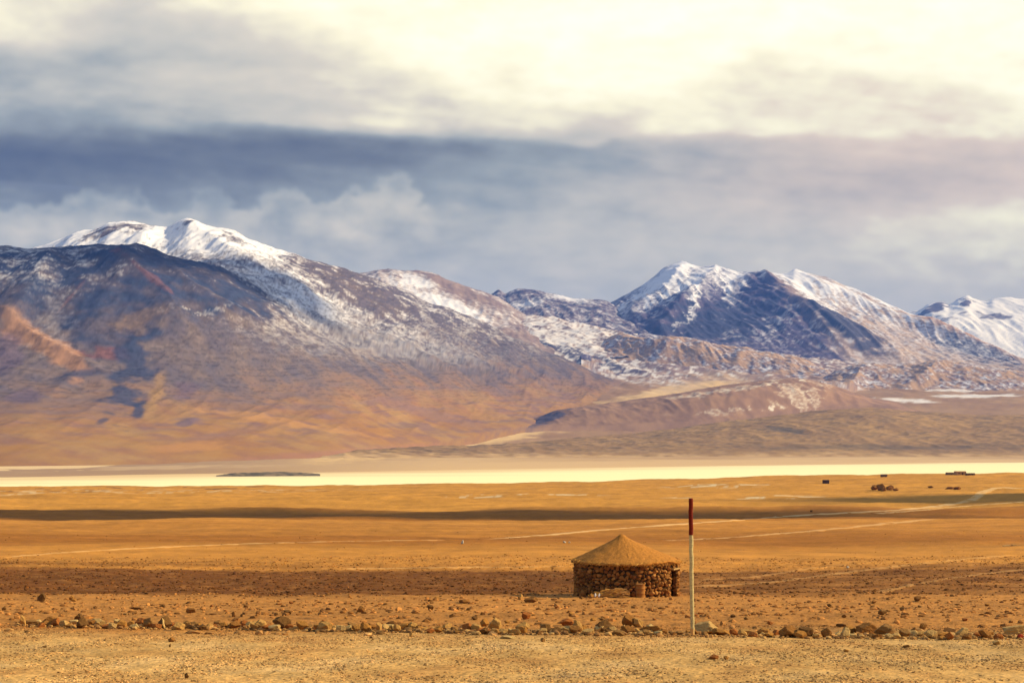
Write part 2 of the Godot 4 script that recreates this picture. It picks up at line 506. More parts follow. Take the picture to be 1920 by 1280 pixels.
	# --- the double peaked mountain on the right
	var twin_col := func(x: float, row: float, p: Vector3, n: Vector3) -> Color:
		var a := nz(p, 480.0, 3.0)
		var b := nz(p, 150.0, 4.0)
		var f := n_fine.get_noise_3d(p.x / 46.0, p.y / 24.0, p.z / 80.0)
		var e := 0.75 * b
		var c := Color(0.072, 0.070, 0.135).lerp(Color(0.118, 0.098, 0.155), clampf(0.5 + 1.4 * b, 0.0, 1.0))  # front face darkened and blued for shade and haze
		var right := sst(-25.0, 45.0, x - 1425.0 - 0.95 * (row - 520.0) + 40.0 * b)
		c = c.lerp(Color(0.46, 0.34, 0.25).lerp(Color(0.30, 0.22, 0.19), clampf(0.5 + 1.5 * b, 0.0, 1.0)), right)  # sunlit flank painted lighter than the shaded face
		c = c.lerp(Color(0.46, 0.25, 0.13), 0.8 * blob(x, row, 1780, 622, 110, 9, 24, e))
		c = c.lerp(HAZED_ROCK, 0.9 * blob(x, row, 1585, 635, 95, 17, 25, e))
		c = c.lerp(HAZED_ROCK, 0.9 * blob(x, row, 1830, 662, 90, 11, 16, e))
		c = c.lerp(HAZED_ROCK, 0.8 * blob(x, row, 1340, 610, 120, 38, -8, e))
		var down := n_fbm.get_noise_2d((x + 30.0 * b) / 30.0 + row * 0.03 * (1.0 if x > 1430.0 else -0.9), row / 60.0)
		var s := 0.85 * sst(600.0, 510.0, row + 20.0 * b) + 0.55 * (f + b) + 0.5 * down * sst(700.0, 600.0, row) + 0.24 * right
		s += 0.5 * blob(x, row, 1230, 545, 110, 17, -40, e) + 0.35 * blob(x, row, 1300, 575, 12, 42, 10, e)
		s += 0.35 * blob(x, row, 1560, 570, 130, 26, 35, e) * (0.6 + 1.2 * down) + 0.22 * blob(x, row, 1700, 610, 150, 22, 25, e)
		s -= 0.55 * blob(x, row, 1425, 545, 36, 26, 30, e) + 0.6 * blob(x, row, 1480, 570, 80, 14, 45, e) + 0.30 * blob(x, row, 1330, 600, 170, 42, -12, e)
		s -= 0.6 * blob(x, row, 1545, 525, 45, 8, 20, e) + 0.4 * blob(x, row, 1620, 560, 70, 6, 24, e)
		s += 0.22 * blob(x, row, 1470, 625, 70, 26, 0, e) * sst(0.0, 0.3, down + f)
		for st in streaks:
			var ln: Pch = st[0]
			if row > ln.xs[0] and row < ln.xs[ln.xs.size() - 1]:
				s += st[2] * sst(1.3, 0.3, absf(x - ln.at(row) + 22.0 * b + 10.0 * f) / st[1])
		s -= 0.5 * blob(x, row, 1585, 635, 95, 17, 25, e)
		c = Color(c.r * (1.0 + 0.25 * f), c.g * (1.0 + 0.25 * f), c.b * (1.0 + 0.25 * f))
		return c.lerp(SNOW, 0.93 * (0.42 * sst(0.0, 0.7, s) + 0.58 * sst(0.50, 1.1, s)))
	me = range_sheet(1090.0, 2400.0, 2.4, [
		[pc([[1090, 640], [1150, 655], [1500, 690], [1920, 715], [2400, 740]]), pc([[1090, 9200], [1500, 9000], [2400, 8800]])],
		[pc([[1090, 615], [1150, 625], [1250, 615], [1400, 620], [1600, 640], [1920, 690], [2400, 730]]), pc([[1090, 10000], [1500, 9900], [2400, 9600]])],
		[pc([[1090, 600], [1150, 584], [1200, 570], [1280, 548], [1400, 556], [1500, 560], [1600, 588], [1750, 635], [1920, 682], [2400, 725]]), pc([[1090, 10800], [1500, 11000], [2400, 10200]])],
		[pc([[1090, 600], [1130, 582], [1150, 570], [1180, 552], [1210, 535], [1240, 513], [1262, 500], [1280, 494], [1296, 501], [1315, 506], [1338, 507], [1352, 514], [1380, 515], [1400, 517], [1422, 519], [1440, 515], [1462, 518], [1478, 514], [1491, 507], [1506, 512], [1530, 520], [1560, 527], [1585, 539], [1605, 545], [1640, 560], [1690, 584], [1740, 604], [1800, 630], [1860, 655], [1920, 676], [2400, 720]]), pc([[1090, 12000], [1280, 12600], [1500, 12300], [1800, 11000], [2400, 10600]])],
		[pc([[1090, 720], [2400, 740]]), pc([[1090, 15000], [2400, 15000]])]], [40, 56, 76, 3], [14.0, 24.0, 34.0, 10.0, 20.0], Vector2(230.0, 1300.0), 0.15, [
		[pc([[519, 1424], [545, 1448], [580, 1490], [620, 1545], [655, 1600]]), 70.0, 90.0, 105.0],
		[pc([[505, 1345], [535, 1330], [570, 1285], [615, 1240]]), 44.0, 60.0, 75.0],
		[pc([[500, 1285], [540, 1255], [590, 1185]]), 26.0, 44.0, 50.0],
		[pc([[590, 1500], [625, 1590], [665, 1690]]), 40.0, 70.0, 55.0],
		[pc([[600, 1730], [640, 1810], [675, 1900]]), 60.0, 60.0, 45.0],
		[pc([[520, 1510], [560, 1590], [600, 1690], [640, 1790]]), 60.0, 40.0, 40.0],
	], twin_col, 4)
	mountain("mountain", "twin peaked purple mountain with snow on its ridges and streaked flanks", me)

	# --- the white range at the far right
	var white_col := func(x: float, row: float, p: Vector3, n: Vector3) -> Color:
		var b := nz(p, 260.0, 6.0)
		var c := Color(0.15, 0.13, 0.15)
		var s := 0.9 + 0.6 * b - 1.3 * blob(x, row, 1755, 578, 28, 8, -22, b) - 0.9 * blob(x, row, 1815, 566, 16, 7, 0, b) - 0.5 * blob(x, row, 1860, 592, 40, 6, 5, b) - 0.5 * sst(610.0, 640.0, row + 30.0 * b) * sst(1850.0, 1750.0, x) - 0.55 * blob(x, row, 1750, 605, 50, 16, 20, b)
		return c.lerp(Color(0.88, 0.86, 0.80), 0.95 * sst(0.2, 0.6, s))
	me = range_sheet(1640.0, 2500.0, 3.0, [
		[pc([[1640, 670], [2500, 700]]), pc([[1640, 14200], [2500, 14200]])],
		[pc([[1640, 630], [1700, 615], [1780, 605], [1900, 620], [2500, 640]]), pc([[1640, 15200], [2500, 15200]])],
		[pc([[1640, 620], [1690, 590], [1720, 586], [1742, 574], [1768, 569], [1778, 574], [1800, 562], [1815, 556], [1828, 562], [1850, 566], [1865, 560], [1890, 559], [1920, 562], [2000, 552], [2200, 590], [2500, 620]]), pc([[1640, 17000], [2500, 17000]])],
		[pc([[1640, 720], [2500, 720]]), pc([[1640, 19000], [2500, 19000]])]], [22, 46, 3], [20.0, 40.0, 14.0, 20.0], Vector2(330.0, 900.0), 0.1, [], white_col, 5)
	mountain("mountain", "far white snow covered range beyond the twin peaked mountain", me)

	# --- valley floor climbing from the far shore, with lumpy snow-patched lava hills
	var valley_col := func(x: float, row: float, p: Vector3, n: Vector3) -> Color:
		var a := nz(p, 420.0, 1.0)
		var b := nz(p, 110.0, 9.0)
		var f := n_fine.get_noise_3d(p.x / 36.0, p.y / 18.0, p.z / 90.0)
		var e := 0.7 * b + 0.3 * a
		var c := Color(0.37, 0.235, 0.120).lerp(Color(0.29, 0.175, 0.095), clampf(0.5 + 1.3 * a, 0.0, 1.0))
		c = c.lerp(Color(0.34, 0.225, 0.130).lerp(Color(0.56, 0.39, 0.20), sst(250.0, 950.0, x)), sst(846.0, 868.0, row + 14.0 * a))
		c = c.lerp(Color(0.52, 0.37, 0.21), 0.7 * sst(2.4, 0.8, absf(row - 881.0 + 0.014 * x + 6.0 * a)) * sst(700.0, 400.0, x))
		var fr := fan_row.at(x)
		c = c.lerp(Color(0.66, 0.46, 0.21), 0.9 * sst(1.2, 0.4, absf(row - fr) / (12.0 + 0.014 * (x - 500.0)) + 0.8 * e) * sst(520.0, 640.0, x) * sst(1440.0, 1380.0, x))
		c = c.lerp(Color(0.66, 0.47, 0.24), 0.9 * blob(x, row, 1290, 722, 110, 9, -12, e))
		c = c.lerp(Color(0.66, 0.47, 0.24), 0.9 * blob(x, row, 1340, 703, 70, 8, 0, e))
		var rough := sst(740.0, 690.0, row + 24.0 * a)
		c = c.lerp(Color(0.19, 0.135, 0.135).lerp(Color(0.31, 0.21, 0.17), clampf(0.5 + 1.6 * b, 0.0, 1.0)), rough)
		c = c.lerp(HAZED_ROCK, 0.75 * blob(x, row, 1090, 668, 110, 9, 17, 1.2 * e))
		c = c.lerp(HAZED_ROCK, 0.7 * blob(x, row, 1000, 640, 60, 7, 8, 1.2 * e))
		var s := 0.44 * sst(720.0, 640.0, row) + 1.35 * (b + f) + 0.1 * a - 0.15 * sst(1250.0, 1500.0, x)
		s += 0.45 * blob(x, row, 1180, 700, 120, 20, 14, e) + 0.3 * blob(x, row, 1080, 640, 150, 30, 12, e)
		s -= 0.5 * blob(x, row, 1090, 668, 110, 9, 17, 1.2 * e)
		s = maxf(s * rough, 1.1 * blob(x, row, 1840, 742, 90, 3, 0, 0.6 * e))
		s = maxf(s, 0.9 * blob(x, row, 1700, 752, 60, 4, 2, e))
		s = maxf(s, 0.8 * blob(x, row, 1790, 732, 50, 3, 0, e))
		s = maxf(s, 0.9 * blob(x, row, 1500, 740, 60, 10, -6, e))
		return c.lerp(Color(0.78, 0.76, 0.72), 0.85 * (0.4 * sst(0.0, 0.6, s) + 0.6 * sst(0.3, 0.95, s)))
	me = range_sheet(-700.0, 2700.0, 4.0, [
		[pc([[-700, 898], [0, 893], [300, 889], [600, 884], [960, 878], [1300, 873], [1920, 866], [2700, 862]]), pc([[-700, 1800], [0, 1909], [300, 2100], [600, 2260], [960, 2575], [1300, 2910], [1920, 3572], [2700, 4100]])],
		[pc([[-700, 884], [0, 879], [600, 860], [960, 852], [1920, 848], [2700, 846]]), pc([[-700, 2600], [0, 2780], [600, 3500], [960, 4300], [1920, 4600], [2700, 4800]])],
		[pc([[-700, 880], [0, 875], [600, 840], [960, 806], [1300, 800], [1920, 790], [2700, 790]]), pc([[-700, 4200], [0, 4400], [600, 5000], [960, 5700], [1920, 6000], [2700, 6000]])],
		[pc([[-700, 875], [600, 820], [960, 770], [1200, 742], [1500, 745], [1920, 745], [2700, 750]]), pc([[-700, 6500], [600, 6600], [960, 7100], [1920, 7300], [2700, 7300]])],
		[pc([[-700, 860], [600, 760], [900, 690], [1200, 690], [1500, 700], [1920, 715], [2700, 730]]), pc([[-700, 8000], [960, 8300], [1500, 8400], [2700, 8400]])],
		[pc([[-700, 840], [600, 700], [900, 600], [1000, 603], [1200, 632], [1500, 668], [1920, 695], [2700, 720]]), pc([[-700, 9500], [960, 9600], [1500, 9500], [2700, 9500]])],
		[pc([[-700, 830], [600, 690], [900, 580], [1000, 582], [1200, 622], [1500, 660], [1920, 690], [2700, 715]]), pc([[-700, 11000], [2700, 11000]])]], [14, 16, 18, 26, 52, 16], [0.0, 3.0, 5.0, 7.0, 20.0, 24.0, 14.0], Vector2(260.0, 420.0), 0.3, [], valley_col, 6)
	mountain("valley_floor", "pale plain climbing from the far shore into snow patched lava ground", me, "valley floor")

	# --- hills standing on it
	var lava_col := func(x: float, row: float, p: Vector3, n: Vector3) -> Color:
		var a := nz(p, 300.0, 12.0)
		var b := nz(p, 90.0, 13.0)
		var f := n_fine.get_noise_3d(p.x / 30.0, p.y / 16.0, p.z / 60.0)
		var c := Color(0.42, 0.275, 0.170).lerp(Color(0.20, 0.135, 0.135), clampf(0.45 + 1.5 * b + a, 0.0, 1.0))
		var s := 0.12 + 0.9 * (b + f) + 0.3 * a + 0.5 * (n.y - 0.9)
		return c.lerp(SNOW, 0.85 * (0.42 * sst(0.0, 0.7, s) + 0.58 * sst(0.45, 1.1, s)))
	me = range_sheet(1090.0, 1680.0, 2.5, [
		[pc([[1090, 668], [1250, 692], [1400, 712], [1560, 722], [1680, 740]]), pc([[1090, 8700], [1600, 7900]])],
		[pc([[1090, 664], [1180, 640], [1230, 636], [1300, 640], [1380, 662], [1450, 672], [1530, 694], [1600, 712], [1680, 741]]), pc([[1090, 9000], [1600, 8300]])],
		[pc([[1090, 660], [1130, 640], [1165, 626], [1200, 634], [1240, 637], [1275, 632], [1320, 642], [1380, 652], [1450, 662], [1500, 672], [1550, 694], [1600, 711], [1680, 742]]), pc([[1090, 9250], [1600, 8600]])],
		[pc([[1090, 670], [1600, 710]]), pc([[1090, 9700], [1600, 9200]])]], [46, 30, 4], [6.0, 18.0, 10.0, 10.0], Vector2(110.0, 260.0), 0.2, [
		[pc([[636, 1260], [690, 1225]]), 22.0, 40.0, 24.0], [pc([[655, 1400], [705, 1370]]), 24.0, 40.0, 22.0]], lava_col, 7)
	mountain("hill", "brown lumpy hill with snow patches below the twin peaked mountain", me, "hill")
	me = range_sheet(1540.0, 2200.0, 2.5, [
		[pc([[1540, 716], [1700, 738], [1920, 740], [2200, 748]]), pc([[1540, 7700], [2200, 7600]])],
		[pc([[1540, 714], [1600, 704], [1700, 700], [1800, 700], [1920, 712], [2200, 740]]), pc([[1540, 8000], [2200, 7950]])],
		[pc([[1540, 712], [1560, 700], [1580, 692], [1615, 684], [1660, 682], [1720, 684], [1760, 676], [1800, 680], [1860, 690], [1920, 698], [2000, 712], [2200, 738]]), pc([[1540, 8300], [2200, 8300]])],
		[pc([[1540, 720], [2200, 740]]), pc([[1540, 8800], [2200, 8800]])]], [40, 28, 4], [6.0, 18.0, 10.0, 10.0], Vector2(120.0, 260.0), 0.1, [
		[pc([[684, 1640], [732, 1585]]), 30.0, 40.0, 24.0], [pc([[682, 1770], [735, 1700]]), 30.0, 50.0, 26.0]], lava_col, 8)
	mountain("hill", "dusky lumpy hill to the east of the snow filled gully", me, "hill")
	var mesa_col := func(x: float, row: float, p: Vector3, n: Vector3) -> Color:
		var a := nz(p, 260.0, 14.0)
		var b := nz(p, 80.0, 15.0)
		var f := n_fine.get_noise_3d(p.x / 24.0, p.y / 14.0, p.z / 50.0)
		var c := Color(0.34, 0.205, 0.120).lerp(Color(0.25, 0.150, 0.100), clampf(0.5 + 1.4 * b, 0.0, 1.0))
		c = c.lerp(HAZED_ROCK, 0.85 * blob(x, row, 1030, 783, 42, 10, -22, b))
		var s := 0.45 * blob(x, row, 1500, 738, 50, 24, -20, 2.2 * b + a) + 0.5 * blob(x, row, 1390, 728, 120, 4, -9, 2.2 * b) + 0.22 * (b + f) + 0.42 * blob(x, row, 1370, 770, 70, 6, -4, 2.0 * b + a)
		return c.lerp(Color(0.80, 0.74, 0.60), 0.85 * sst(0.25, 0.75, s))
	me = range_sheet(980.0, 1760.0, 2.5, [
		[pc([[980, 798], [1100, 799], [1250, 793], [1400, 782], [1500, 768], [1640, 758], [1760, 775]]), pc([[980, 5700], [1300, 5800], [1640, 6400]])],
		[pc([[980, 797], [1020, 786], [1060, 775], [1200, 760], [1350, 738], [1450, 726], [1530, 730], [1600, 742], [1640, 754], [1760, 776]]), pc([[980, 5850], [1300, 6000], [1640, 6500]])],
		[pc([[980, 796], [1010, 782], [1045, 770], [1080, 764], [1200, 748], [1300, 733], [1350, 724], [1400, 717], [1450, 712], [1500, 710], [1545, 718], [1600, 736], [1640, 750], [1760, 777]]), pc([[980, 5950], [1300, 6300], [1640, 6700]])],
		[pc([[980, 797], [1200, 752], [1450, 718], [1640, 747]]), pc([[980, 6600], [1640, 7300]])]], [34, 20, 8], [2.0, 10.0, 4.0, 2.0], Vector2(150.0, 300.0), 0.2, [], mesa_col, 9)
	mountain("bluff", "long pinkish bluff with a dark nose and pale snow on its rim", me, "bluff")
	var brown_col := func(x: float, row: float, p: Vector3, n: Vector3) -> Color:
		var a := nz(p, 300.0, 16.0)
		var b := nz(p, 70.0, 17.0)
		var st := n_fbm.get_noise_2d(x / 90.0, row / 7.0)
		var c := Color(0.25, 0.155, 0.078).lerp(Color(0.36, 0.225, 0.095), clampf(0.45 + 1.0 * a + 1.2 * st, 0.0, 1.0))
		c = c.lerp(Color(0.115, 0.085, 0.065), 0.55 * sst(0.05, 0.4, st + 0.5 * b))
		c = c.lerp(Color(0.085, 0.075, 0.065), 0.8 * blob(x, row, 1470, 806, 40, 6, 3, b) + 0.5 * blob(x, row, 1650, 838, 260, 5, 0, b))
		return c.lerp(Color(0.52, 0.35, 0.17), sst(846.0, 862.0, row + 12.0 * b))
	me = range_sheet(560.0, 2400.0, 2.6, [
		[pc([[560, 868], [700, 864], [960, 862], [1300, 862], [1920, 860], [2400, 862]]), pc([[560, 3500], [960, 3700], [1920, 3900], [2400, 3900]])],
		[pc([[560, 867], [660, 851], [800, 846], [1000, 842], [1150, 840], [1350, 831], [1500, 828], [1700, 832], [1920, 836], [2400, 845]]), pc([[560, 3650], [960, 3950], [1920, 4200], [2400, 4200]])],
		[pc([[560, 866.5], [620, 856], [680, 844], [720, 842], [800, 839], [900, 836], [980, 831], [1100, 820], [1200, 812], [1300, 800], [1400, 788], [1500, 776], [1560, 770], [1640, 766], [1700, 772], [1760, 776], [1850, 780], [1920, 780], [2400, 800]]), pc([[560, 3800], [960, 4400], [1300, 5000], [1920, 5200], [2400, 5200]])],
		[pc([[560, 866], [1000, 850], [1500, 800], [1920, 800], [2400, 810]]), pc([[560, 4200], [1000, 5000], [1500, 5700], [2400, 5800]])]], [20, 44, 5], [1.0, 7.0, 7.0, 4.0], Vector2(150.0, 160.0), 0.3, [], brown_col, 10)
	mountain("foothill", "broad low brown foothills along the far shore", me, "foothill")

	# --- the salt flat and the islet in it
	var nx := 120
	var ny := 60
	var P := PackedVector3Array()
	P.resize(nx * ny)
	for j in ny:
		var d := 1240.0 * pow(4600.0 / 1240.0, float(j) / (ny - 1))
		for i in nx:
			P[j * nx + i] = Vector3(lerpf(-3800.0, 3800.0, float(i) / (nx - 1)), LAKE, -d)
	var salt := sheet(nx, ny, P, func(_i, _j, p, _n):
		var s := n_soft.get_noise_2d(p.x / 900.0, p.z / 260.0)
		var d: float = -p.z
		var edge: float = lerpf(1480.0, 3400.0, clampf((p.x + 600.0) / 1700.0, 0.0, 1.0))
		return Color(0.87, 0.80, 0.45).lerp(Color(0.62, 0.43, 0.22), 0.85 * sst(edge - 150.0, edge + 480.0, d + 200.0 * s + 160.0 * n_fbm.get_noise_2d(p.x / 500.0, p.z / 60.0))))
	var o := obj("salt_flat", salt, mats.salt)
	tag(o, "blinding pale yellow salt flat stretching below the mountains", "salt flat", "", "structure")
	var isle_col := func(_x: float, _row: float, p: Vector3, _n: Vector3) -> Color:
		return Color(0.095, 0.085, 0.065).lerp(Color(0.20, 0.155, 0.10), clampf(0.5 + 2.0 * nz(p, 20.0), 0.0, 1.0))
	me = range_sheet(405.0, 600.0, 3.0, [
		[pc([[405, 892], [600, 890.5]]), pc([[405, 1948], [600, 1990]])],
		[pc([[405, 891.5], [440, 887], [480, 885.5], [530, 885], [570, 886.5], [600, 889]]), pc([[405, 1960], [600, 2030]])],
		[pc([[405, 891], [600, 889]]), pc([[405, 1972], [600, 2100]])]], [10, 8], [0.3, 1.1, 0.3], Vector2(14.0, 14.0), 0.0, [], isle_col, 11)
	o = obj("rocky_islet", me, mats.rock)
	tag(o, "low dark rocky islet lying in the edge of the salt flat", "islet", "", "structure")


# ---------------------------------------------------------------- sky
var sky_rows: Array
var cum_top: Pch
var strat_edge: Pch

func cub(a: float, b: float, c: float, d: float, t: float) -> float:
	return b + 0.5 * t * (c - a + t * (2.0 * a - 5.0 * b + 4.0 * c - d + t * (3.0 * (b - c) + d - a)))

func sky_tone(X: float, Y: float) -> float:
	var fx := clampf(X / 240.0, 0.0, 7.999)
	var i := int(fx)
	var tx := fx - i
	var r := 0
	while r < sky_rows.size() - 2 and Y > sky_rows[r + 1][0]:
		r += 1
	var ty := clampf((Y - sky_rows[r][0]) / (sky_rows[r + 1][0] - sky_rows[r][0]), 0.0, 1.0)
	var v := [0.0, 0.0, 0.0, 0.0]
	for k in 4:
		var row: Array = sky_rows[clampi(r - 1 + k, 0, sky_rows.size() - 1)]
		v[k] = cub(row[1 + maxi(i - 1, 0)], row[1 + i], row[2 + i], row[1 + mini(i + 2, 8)], tx)
	return cub(v[0], v[1], v[2], v[3], ty)

func sky_ramp(t: float) -> Color:
	var stops := [[0.0, Color(0.064, 0.075, 0.110)], [0.25, Color(0.137, 0.151, 0.166)], [0.45, Color(0.252, 0.273, 0.266)], [0.6, Color(0.408, 0.394, 0.340)], [0.75, Color(0.535, 0.485, 0.390)], [0.9, Color(0.76, 0.70, 0.490)], [1.05, Color(0.90, 0.865, 0.655)]]
	for k in stops.size() - 1:
		if t < stops[k + 1][0]:
			return (stops[k][1] as Color).lerp(stops[k + 1][1], clampf((t - stops[k][0]) / (stops[k + 1][0] - stops[k][0]), 0.0, 1.0))
	return stops[6][1]

func sky_colour(az: float, el: float) -> Color:
	var dir := Vector3(sin(az) * cos(el), sin(el), -cos(az) * cos(el))
	var X := HX + F * (tan(az) if absf(az) < 0.45 else signf(az) * (tan(0.45) + 1.235 * (absf(az) - 0.45)))
	var Y := HY - F * tan(minf(el, 0.7)) / maxf(cos(minf(absf(az), 0.45)), 0.3)
	# the wide sky: broken cloud over deep mountain blue
	var q := dir / (0.35 + maxf(dir.y, 0.0))
	var cover := n_fbm.get_noise_3d(q.x * 1.1, q.y, q.z * 1.1 + 4.0) + 0.4 * n_fbm.get_noise_3d(q.x * 4.0, q.y, q.z * 4.0)
	var blue := Color(0.09, 0.18, 0.38).lerp(Color(0.28, 0.34, 0.42), exp(-maxf(dir.y, 0.0) * 4.5)) * 0.85
	var wide := blue.lerp(sky_ramp(0.50 + 0.75 * cover), sst(-0.02, 0.36, cover))
	var inside := sst(0.80, 0.40, absf(az)) * sst(0.62, 0.36, el)
	if inside <= 0.0:
		return wide
	var warp := n_fbm.get_noise_2d(X / 300.0, Y / 150.0)
	var t := sky_tone(X + 60.0 * n_fbm.get_noise_2d(X / 260.0 + 7.0, Y / 120.0), Y + 26.0 * warp)
	var long := n_fbm.get_noise_2d((X + 0.9 * Y) / 520.0, (Y - 0.10 * X) / 52.0)
	var puff := n_fbm.get_noise_2d(X / 170.0 + 31.0, Y / 85.0)
	var fine := n_fbm.get_noise_2d(X / 70.0, Y / 26.0 + 11.0)
	t += (0.075 - 0.025 * sst(300.0, 420.0, Y)) * long * sst(40.0, 200.0, Y) + 0.07 * puff + 0.035 * fine + 0.02 * puff * sst(360.0, 420.0, Y)
	var ed := Y - strat_edge.at(X) - 22.0 * warp - 8.0 * puff
	t -= 0.09 * sst(-5.0, 16.0, ed) * sst(120.0, 10.0, ed) * sst(1700.0, 1200.0, X) * sst(150.0, 560.0, X)
	t += 0.05 * sst(-40.0, -6.0, ed) * sst(6.0, -4.0, ed) * sst(150.0, 560.0, X)
	if X < 900.0:
		var lump := n_fbm.get_noise_2d(X / 95.0 + 3.0, Y / 80.0)
		var up := Y - cum_top.at(X) - 52.0 * lump - 3.0
		t += (0.16 + 0.08 * lump) * sst(-12.0, 14.0, up) * sst(150.0, 10.0, up) * sst(860.0, 770.0, X + 50.0 * lump)
	var c := sky_ramp(t)
	var mauve := sst(900.0, 1700.0, X) * sst(0.30, 0.55, t) * sst(0.9, 0.7, t) * sst(480.0, 330.0, Y)
	c = c.lerp(Color(c.r * 1.09, c.g * 0.96, c.b * 0.93), mauve)
	return wide.lerp(c, inside)

func build_sky() -> PanoramaSkyMaterial:
	sky_rows = [
		[-120, .92, .88, .93, .97, 1, 1, 1, 1, 1],
		[0, .88, .74, .93, .97, 1, 1.02, 1.02, 1, 1],
		[60, .84, .64, .78, .95, 1, 1, 1, .98, .98],
		[110, .60, .54, .68, .91, .98, 1, .95, .96, .97],
		[150, .52, .62, .71, .82, .96, .97, .85, .91, .95],
		[190, .50, .57, .65, .76, .89, .93, .84, .84, .90],
		[230, .36, .42, .53, .76, .80, .82, .86, .78, .82],
		[270, .18, .18, .24, .36, .48, .61, .69, .70, .71],
		[320, .13, .16, .25, .37, .48, .57, .63, .65, .68],
		[370, .35, .34, .35, .44, .54, .60, .64, .67, .73],
		[420, .49, .48, .48, .53, .59, .63, .69, .78, .86],
		[480, .55, .55, .55, .57, .62, .66, .71, .77, .79],
		[540, .60, .58, .58, .61, .65, .68, .71, .73, .74],
		[600, .62, .62, .62, .64, .67, .69, .71, .73, .73],
		[840, .55, .55, .55, .56, .58, .58, .6, .62, .62]]
	cum_top = pc([[-100, 380], [20, 378], [60, 392], [90, 368], [150, 346], [220, 370], [330, 380], [440, 374], [540, 360], [620, 352], [700, 350], [740, 336], [790, 358], [860, 400]])
	strat_edge = pc([[-200, 200], [0, 208], [140, 232], [300, 236], [400, 232], [480, 230], [570, 233], [650, 246], [740, 248], [860, 252], [1000, 268], [1080, 262], [1300, 250], [1600, 262]])
	var W := 4096
	var H := 2048
	var low := Image.create_empty(512, 256, false, Image.FORMAT_RGB8)
	for j in 256:
		for i in 512:
			var az := (i + 0.5) / 512.0 * TAU
			low.set_pixel(i, j, sky_colour(az if az < PI else az - TAU, PI / 2 - (j + 0.5) / 256.0 * PI).clamp().linear_to_srgb())
	low.resize(W, H, Image.INTERPOLATE_CUBIC)
	var j0 := int(H / 2.0 - 0.40 / PI * H)
	for j in range(j0, H / 2 + 4):
		var el := PI / 2 - (j + 0.5) / H * PI
		for i in range(-272, 272):
			var az := (i + 0.5) / W * TAU
			low.set_pixel(posmod(i, W), j, sky_colour(az, el).clamp().linear_to_srgb())
	var sm := PanoramaSkyMaterial.new()
	sm.panorama = ImageTexture.create_from_image(low)
	return sm


# ---------------------------------------------------------------- stones
func ico(sub: int) -> PackedVector3Array:
	var g := (1.0 + sqrt(5.0)) / 2.0
	var v := [Vector3(-1, g, 0), Vector3(1, g, 0), Vector3(-1, -g, 0), Vector3(1, -g, 0), Vector3(0, -1, g), Vector3(0, 1, g), Vector3(0, -1, -g), Vector3(0, 1, -g), Vector3(g, 0, -1), Vector3(g, 0, 1), Vector3(-g, 0, -1), Vector3(-g, 0, 1)]
	var t := [0, 11, 5, 0, 5, 1, 0, 1, 7, 0, 7, 10, 0, 10, 11, 1, 5, 9, 5, 11, 4, 11, 10, 2, 10, 7, 6, 7, 1, 8, 3, 9, 4, 3, 4, 2, 3, 2, 6, 3, 6, 8, 3, 8, 9, 4, 9, 5, 2, 4, 11, 6, 2, 10, 8, 6, 7, 9, 8, 1]
	var out := PackedVector3Array()
	for k in t:
		out.append((v[k] as Vector3).normalized())
	for s in sub:
		var nxt := PackedVector3Array()
		for k in range(0, out.size(), 3):
			var a := out[k]
			var b := out[k + 1]
			var c := out[k + 2]
			var ab := (a + b).normalized()
			var bc := (b + c).normalized()
			var ca := (c + a).normalized()
			nxt.append_array(PackedVector3Array([a, ab, ca, ab, b, bc, ca, bc, c, ab, bc, ca]))
		out = nxt
	return out

# an angular stone about 1 m across: a ball cut by random planes
func rock(sd: int, sub: int, cuts: int, rough: float) -> ArrayMesh:
	var r := RandomNumberGenerator.new()
	r.seed = sd
	var pn := []
	for k in cuts:
		var z := 1.0 - 2.0 * (k + 0.5) / cuts
		var n := Vector3(sqrt(1.0 - z * z) * cos(k * 2.4 + sd), z, sqrt(1.0 - z * z) * sin(k * 2.4 + sd))
		n = (n + 0.45 * Vector3(r.randf_range(-1, 1), r.randf_range(-1, 1), r.randf_range(-1, 1))).normalized()
		pn.append([n, r.randf_range(0.29, 0.46)])
	var tri := ico(sub)
	for k in tri.size():
		var u := tri[k]
		var rad := 0.58
		for p in pn:
			var c: float = u.dot(p[0])
			if c > 0.05:
				rad = minf(rad, p[1] / c)
		rad += rough * n_fbm.get_noise_3d(u.x * 1.4 + sd, u.y * 1.4, u.z * 1.4)
		tri[k] = u * rad
	return flat(tri)

func faces_of(tri: PackedVector3Array) -> ArrayMesh:
	var st := SurfaceTool.new()
	st.begin(Mesh.PRIMITIVE_TRIANGLES)
	st.set_smooth_group(0)
	for v in tri:
		st.add_vertex(v)
	st.index()
	st.generate_normals()
	return st.commit()

func flat(tri: PackedVector3Array) -> ArrayMesh:
	var st := SurfaceTool.new()
	st.begin(Mesh.PRIMITIVE_TRIANGLES)
	st.set_smooth_group(-1)
	for k in range(0, tri.size(), 3):
		var n := (tri[k + 1] - tri[k]).cross(tri[k + 2] - tri[k])
		var out := n.dot(tri[k] + tri[k + 1] + tri[k + 2]) > 0.0
		st.add_vertex(tri[k])
		st.add_vertex(tri[k + 2] if out else tri[k + 1])
		st.add_vertex(tri[k + 1] if out else tri[k + 2])
	st.generate_normals()
	return st.commit()

func stone_at(base: Vector3, w: float, h: float, dp: float, m: Material, tilt := 0.0, which := -1) -> MeshInstance3D:
	var o := obj("stone", rocks[(rng.randi() if which < 0 else which) % rocks.size()], m)
	o.scale = Vector3(w, h * 0.95, dp) * 1.14
	o.rotation = Vector3(rng.randf_range(-0.2, 0.2), rng.randf_range(-0.5, 0.5), tilt + rng.randf_range(-0.12, 0.12))
	o.position = base + Vector3(0, h * 0.40, 0)
	return o

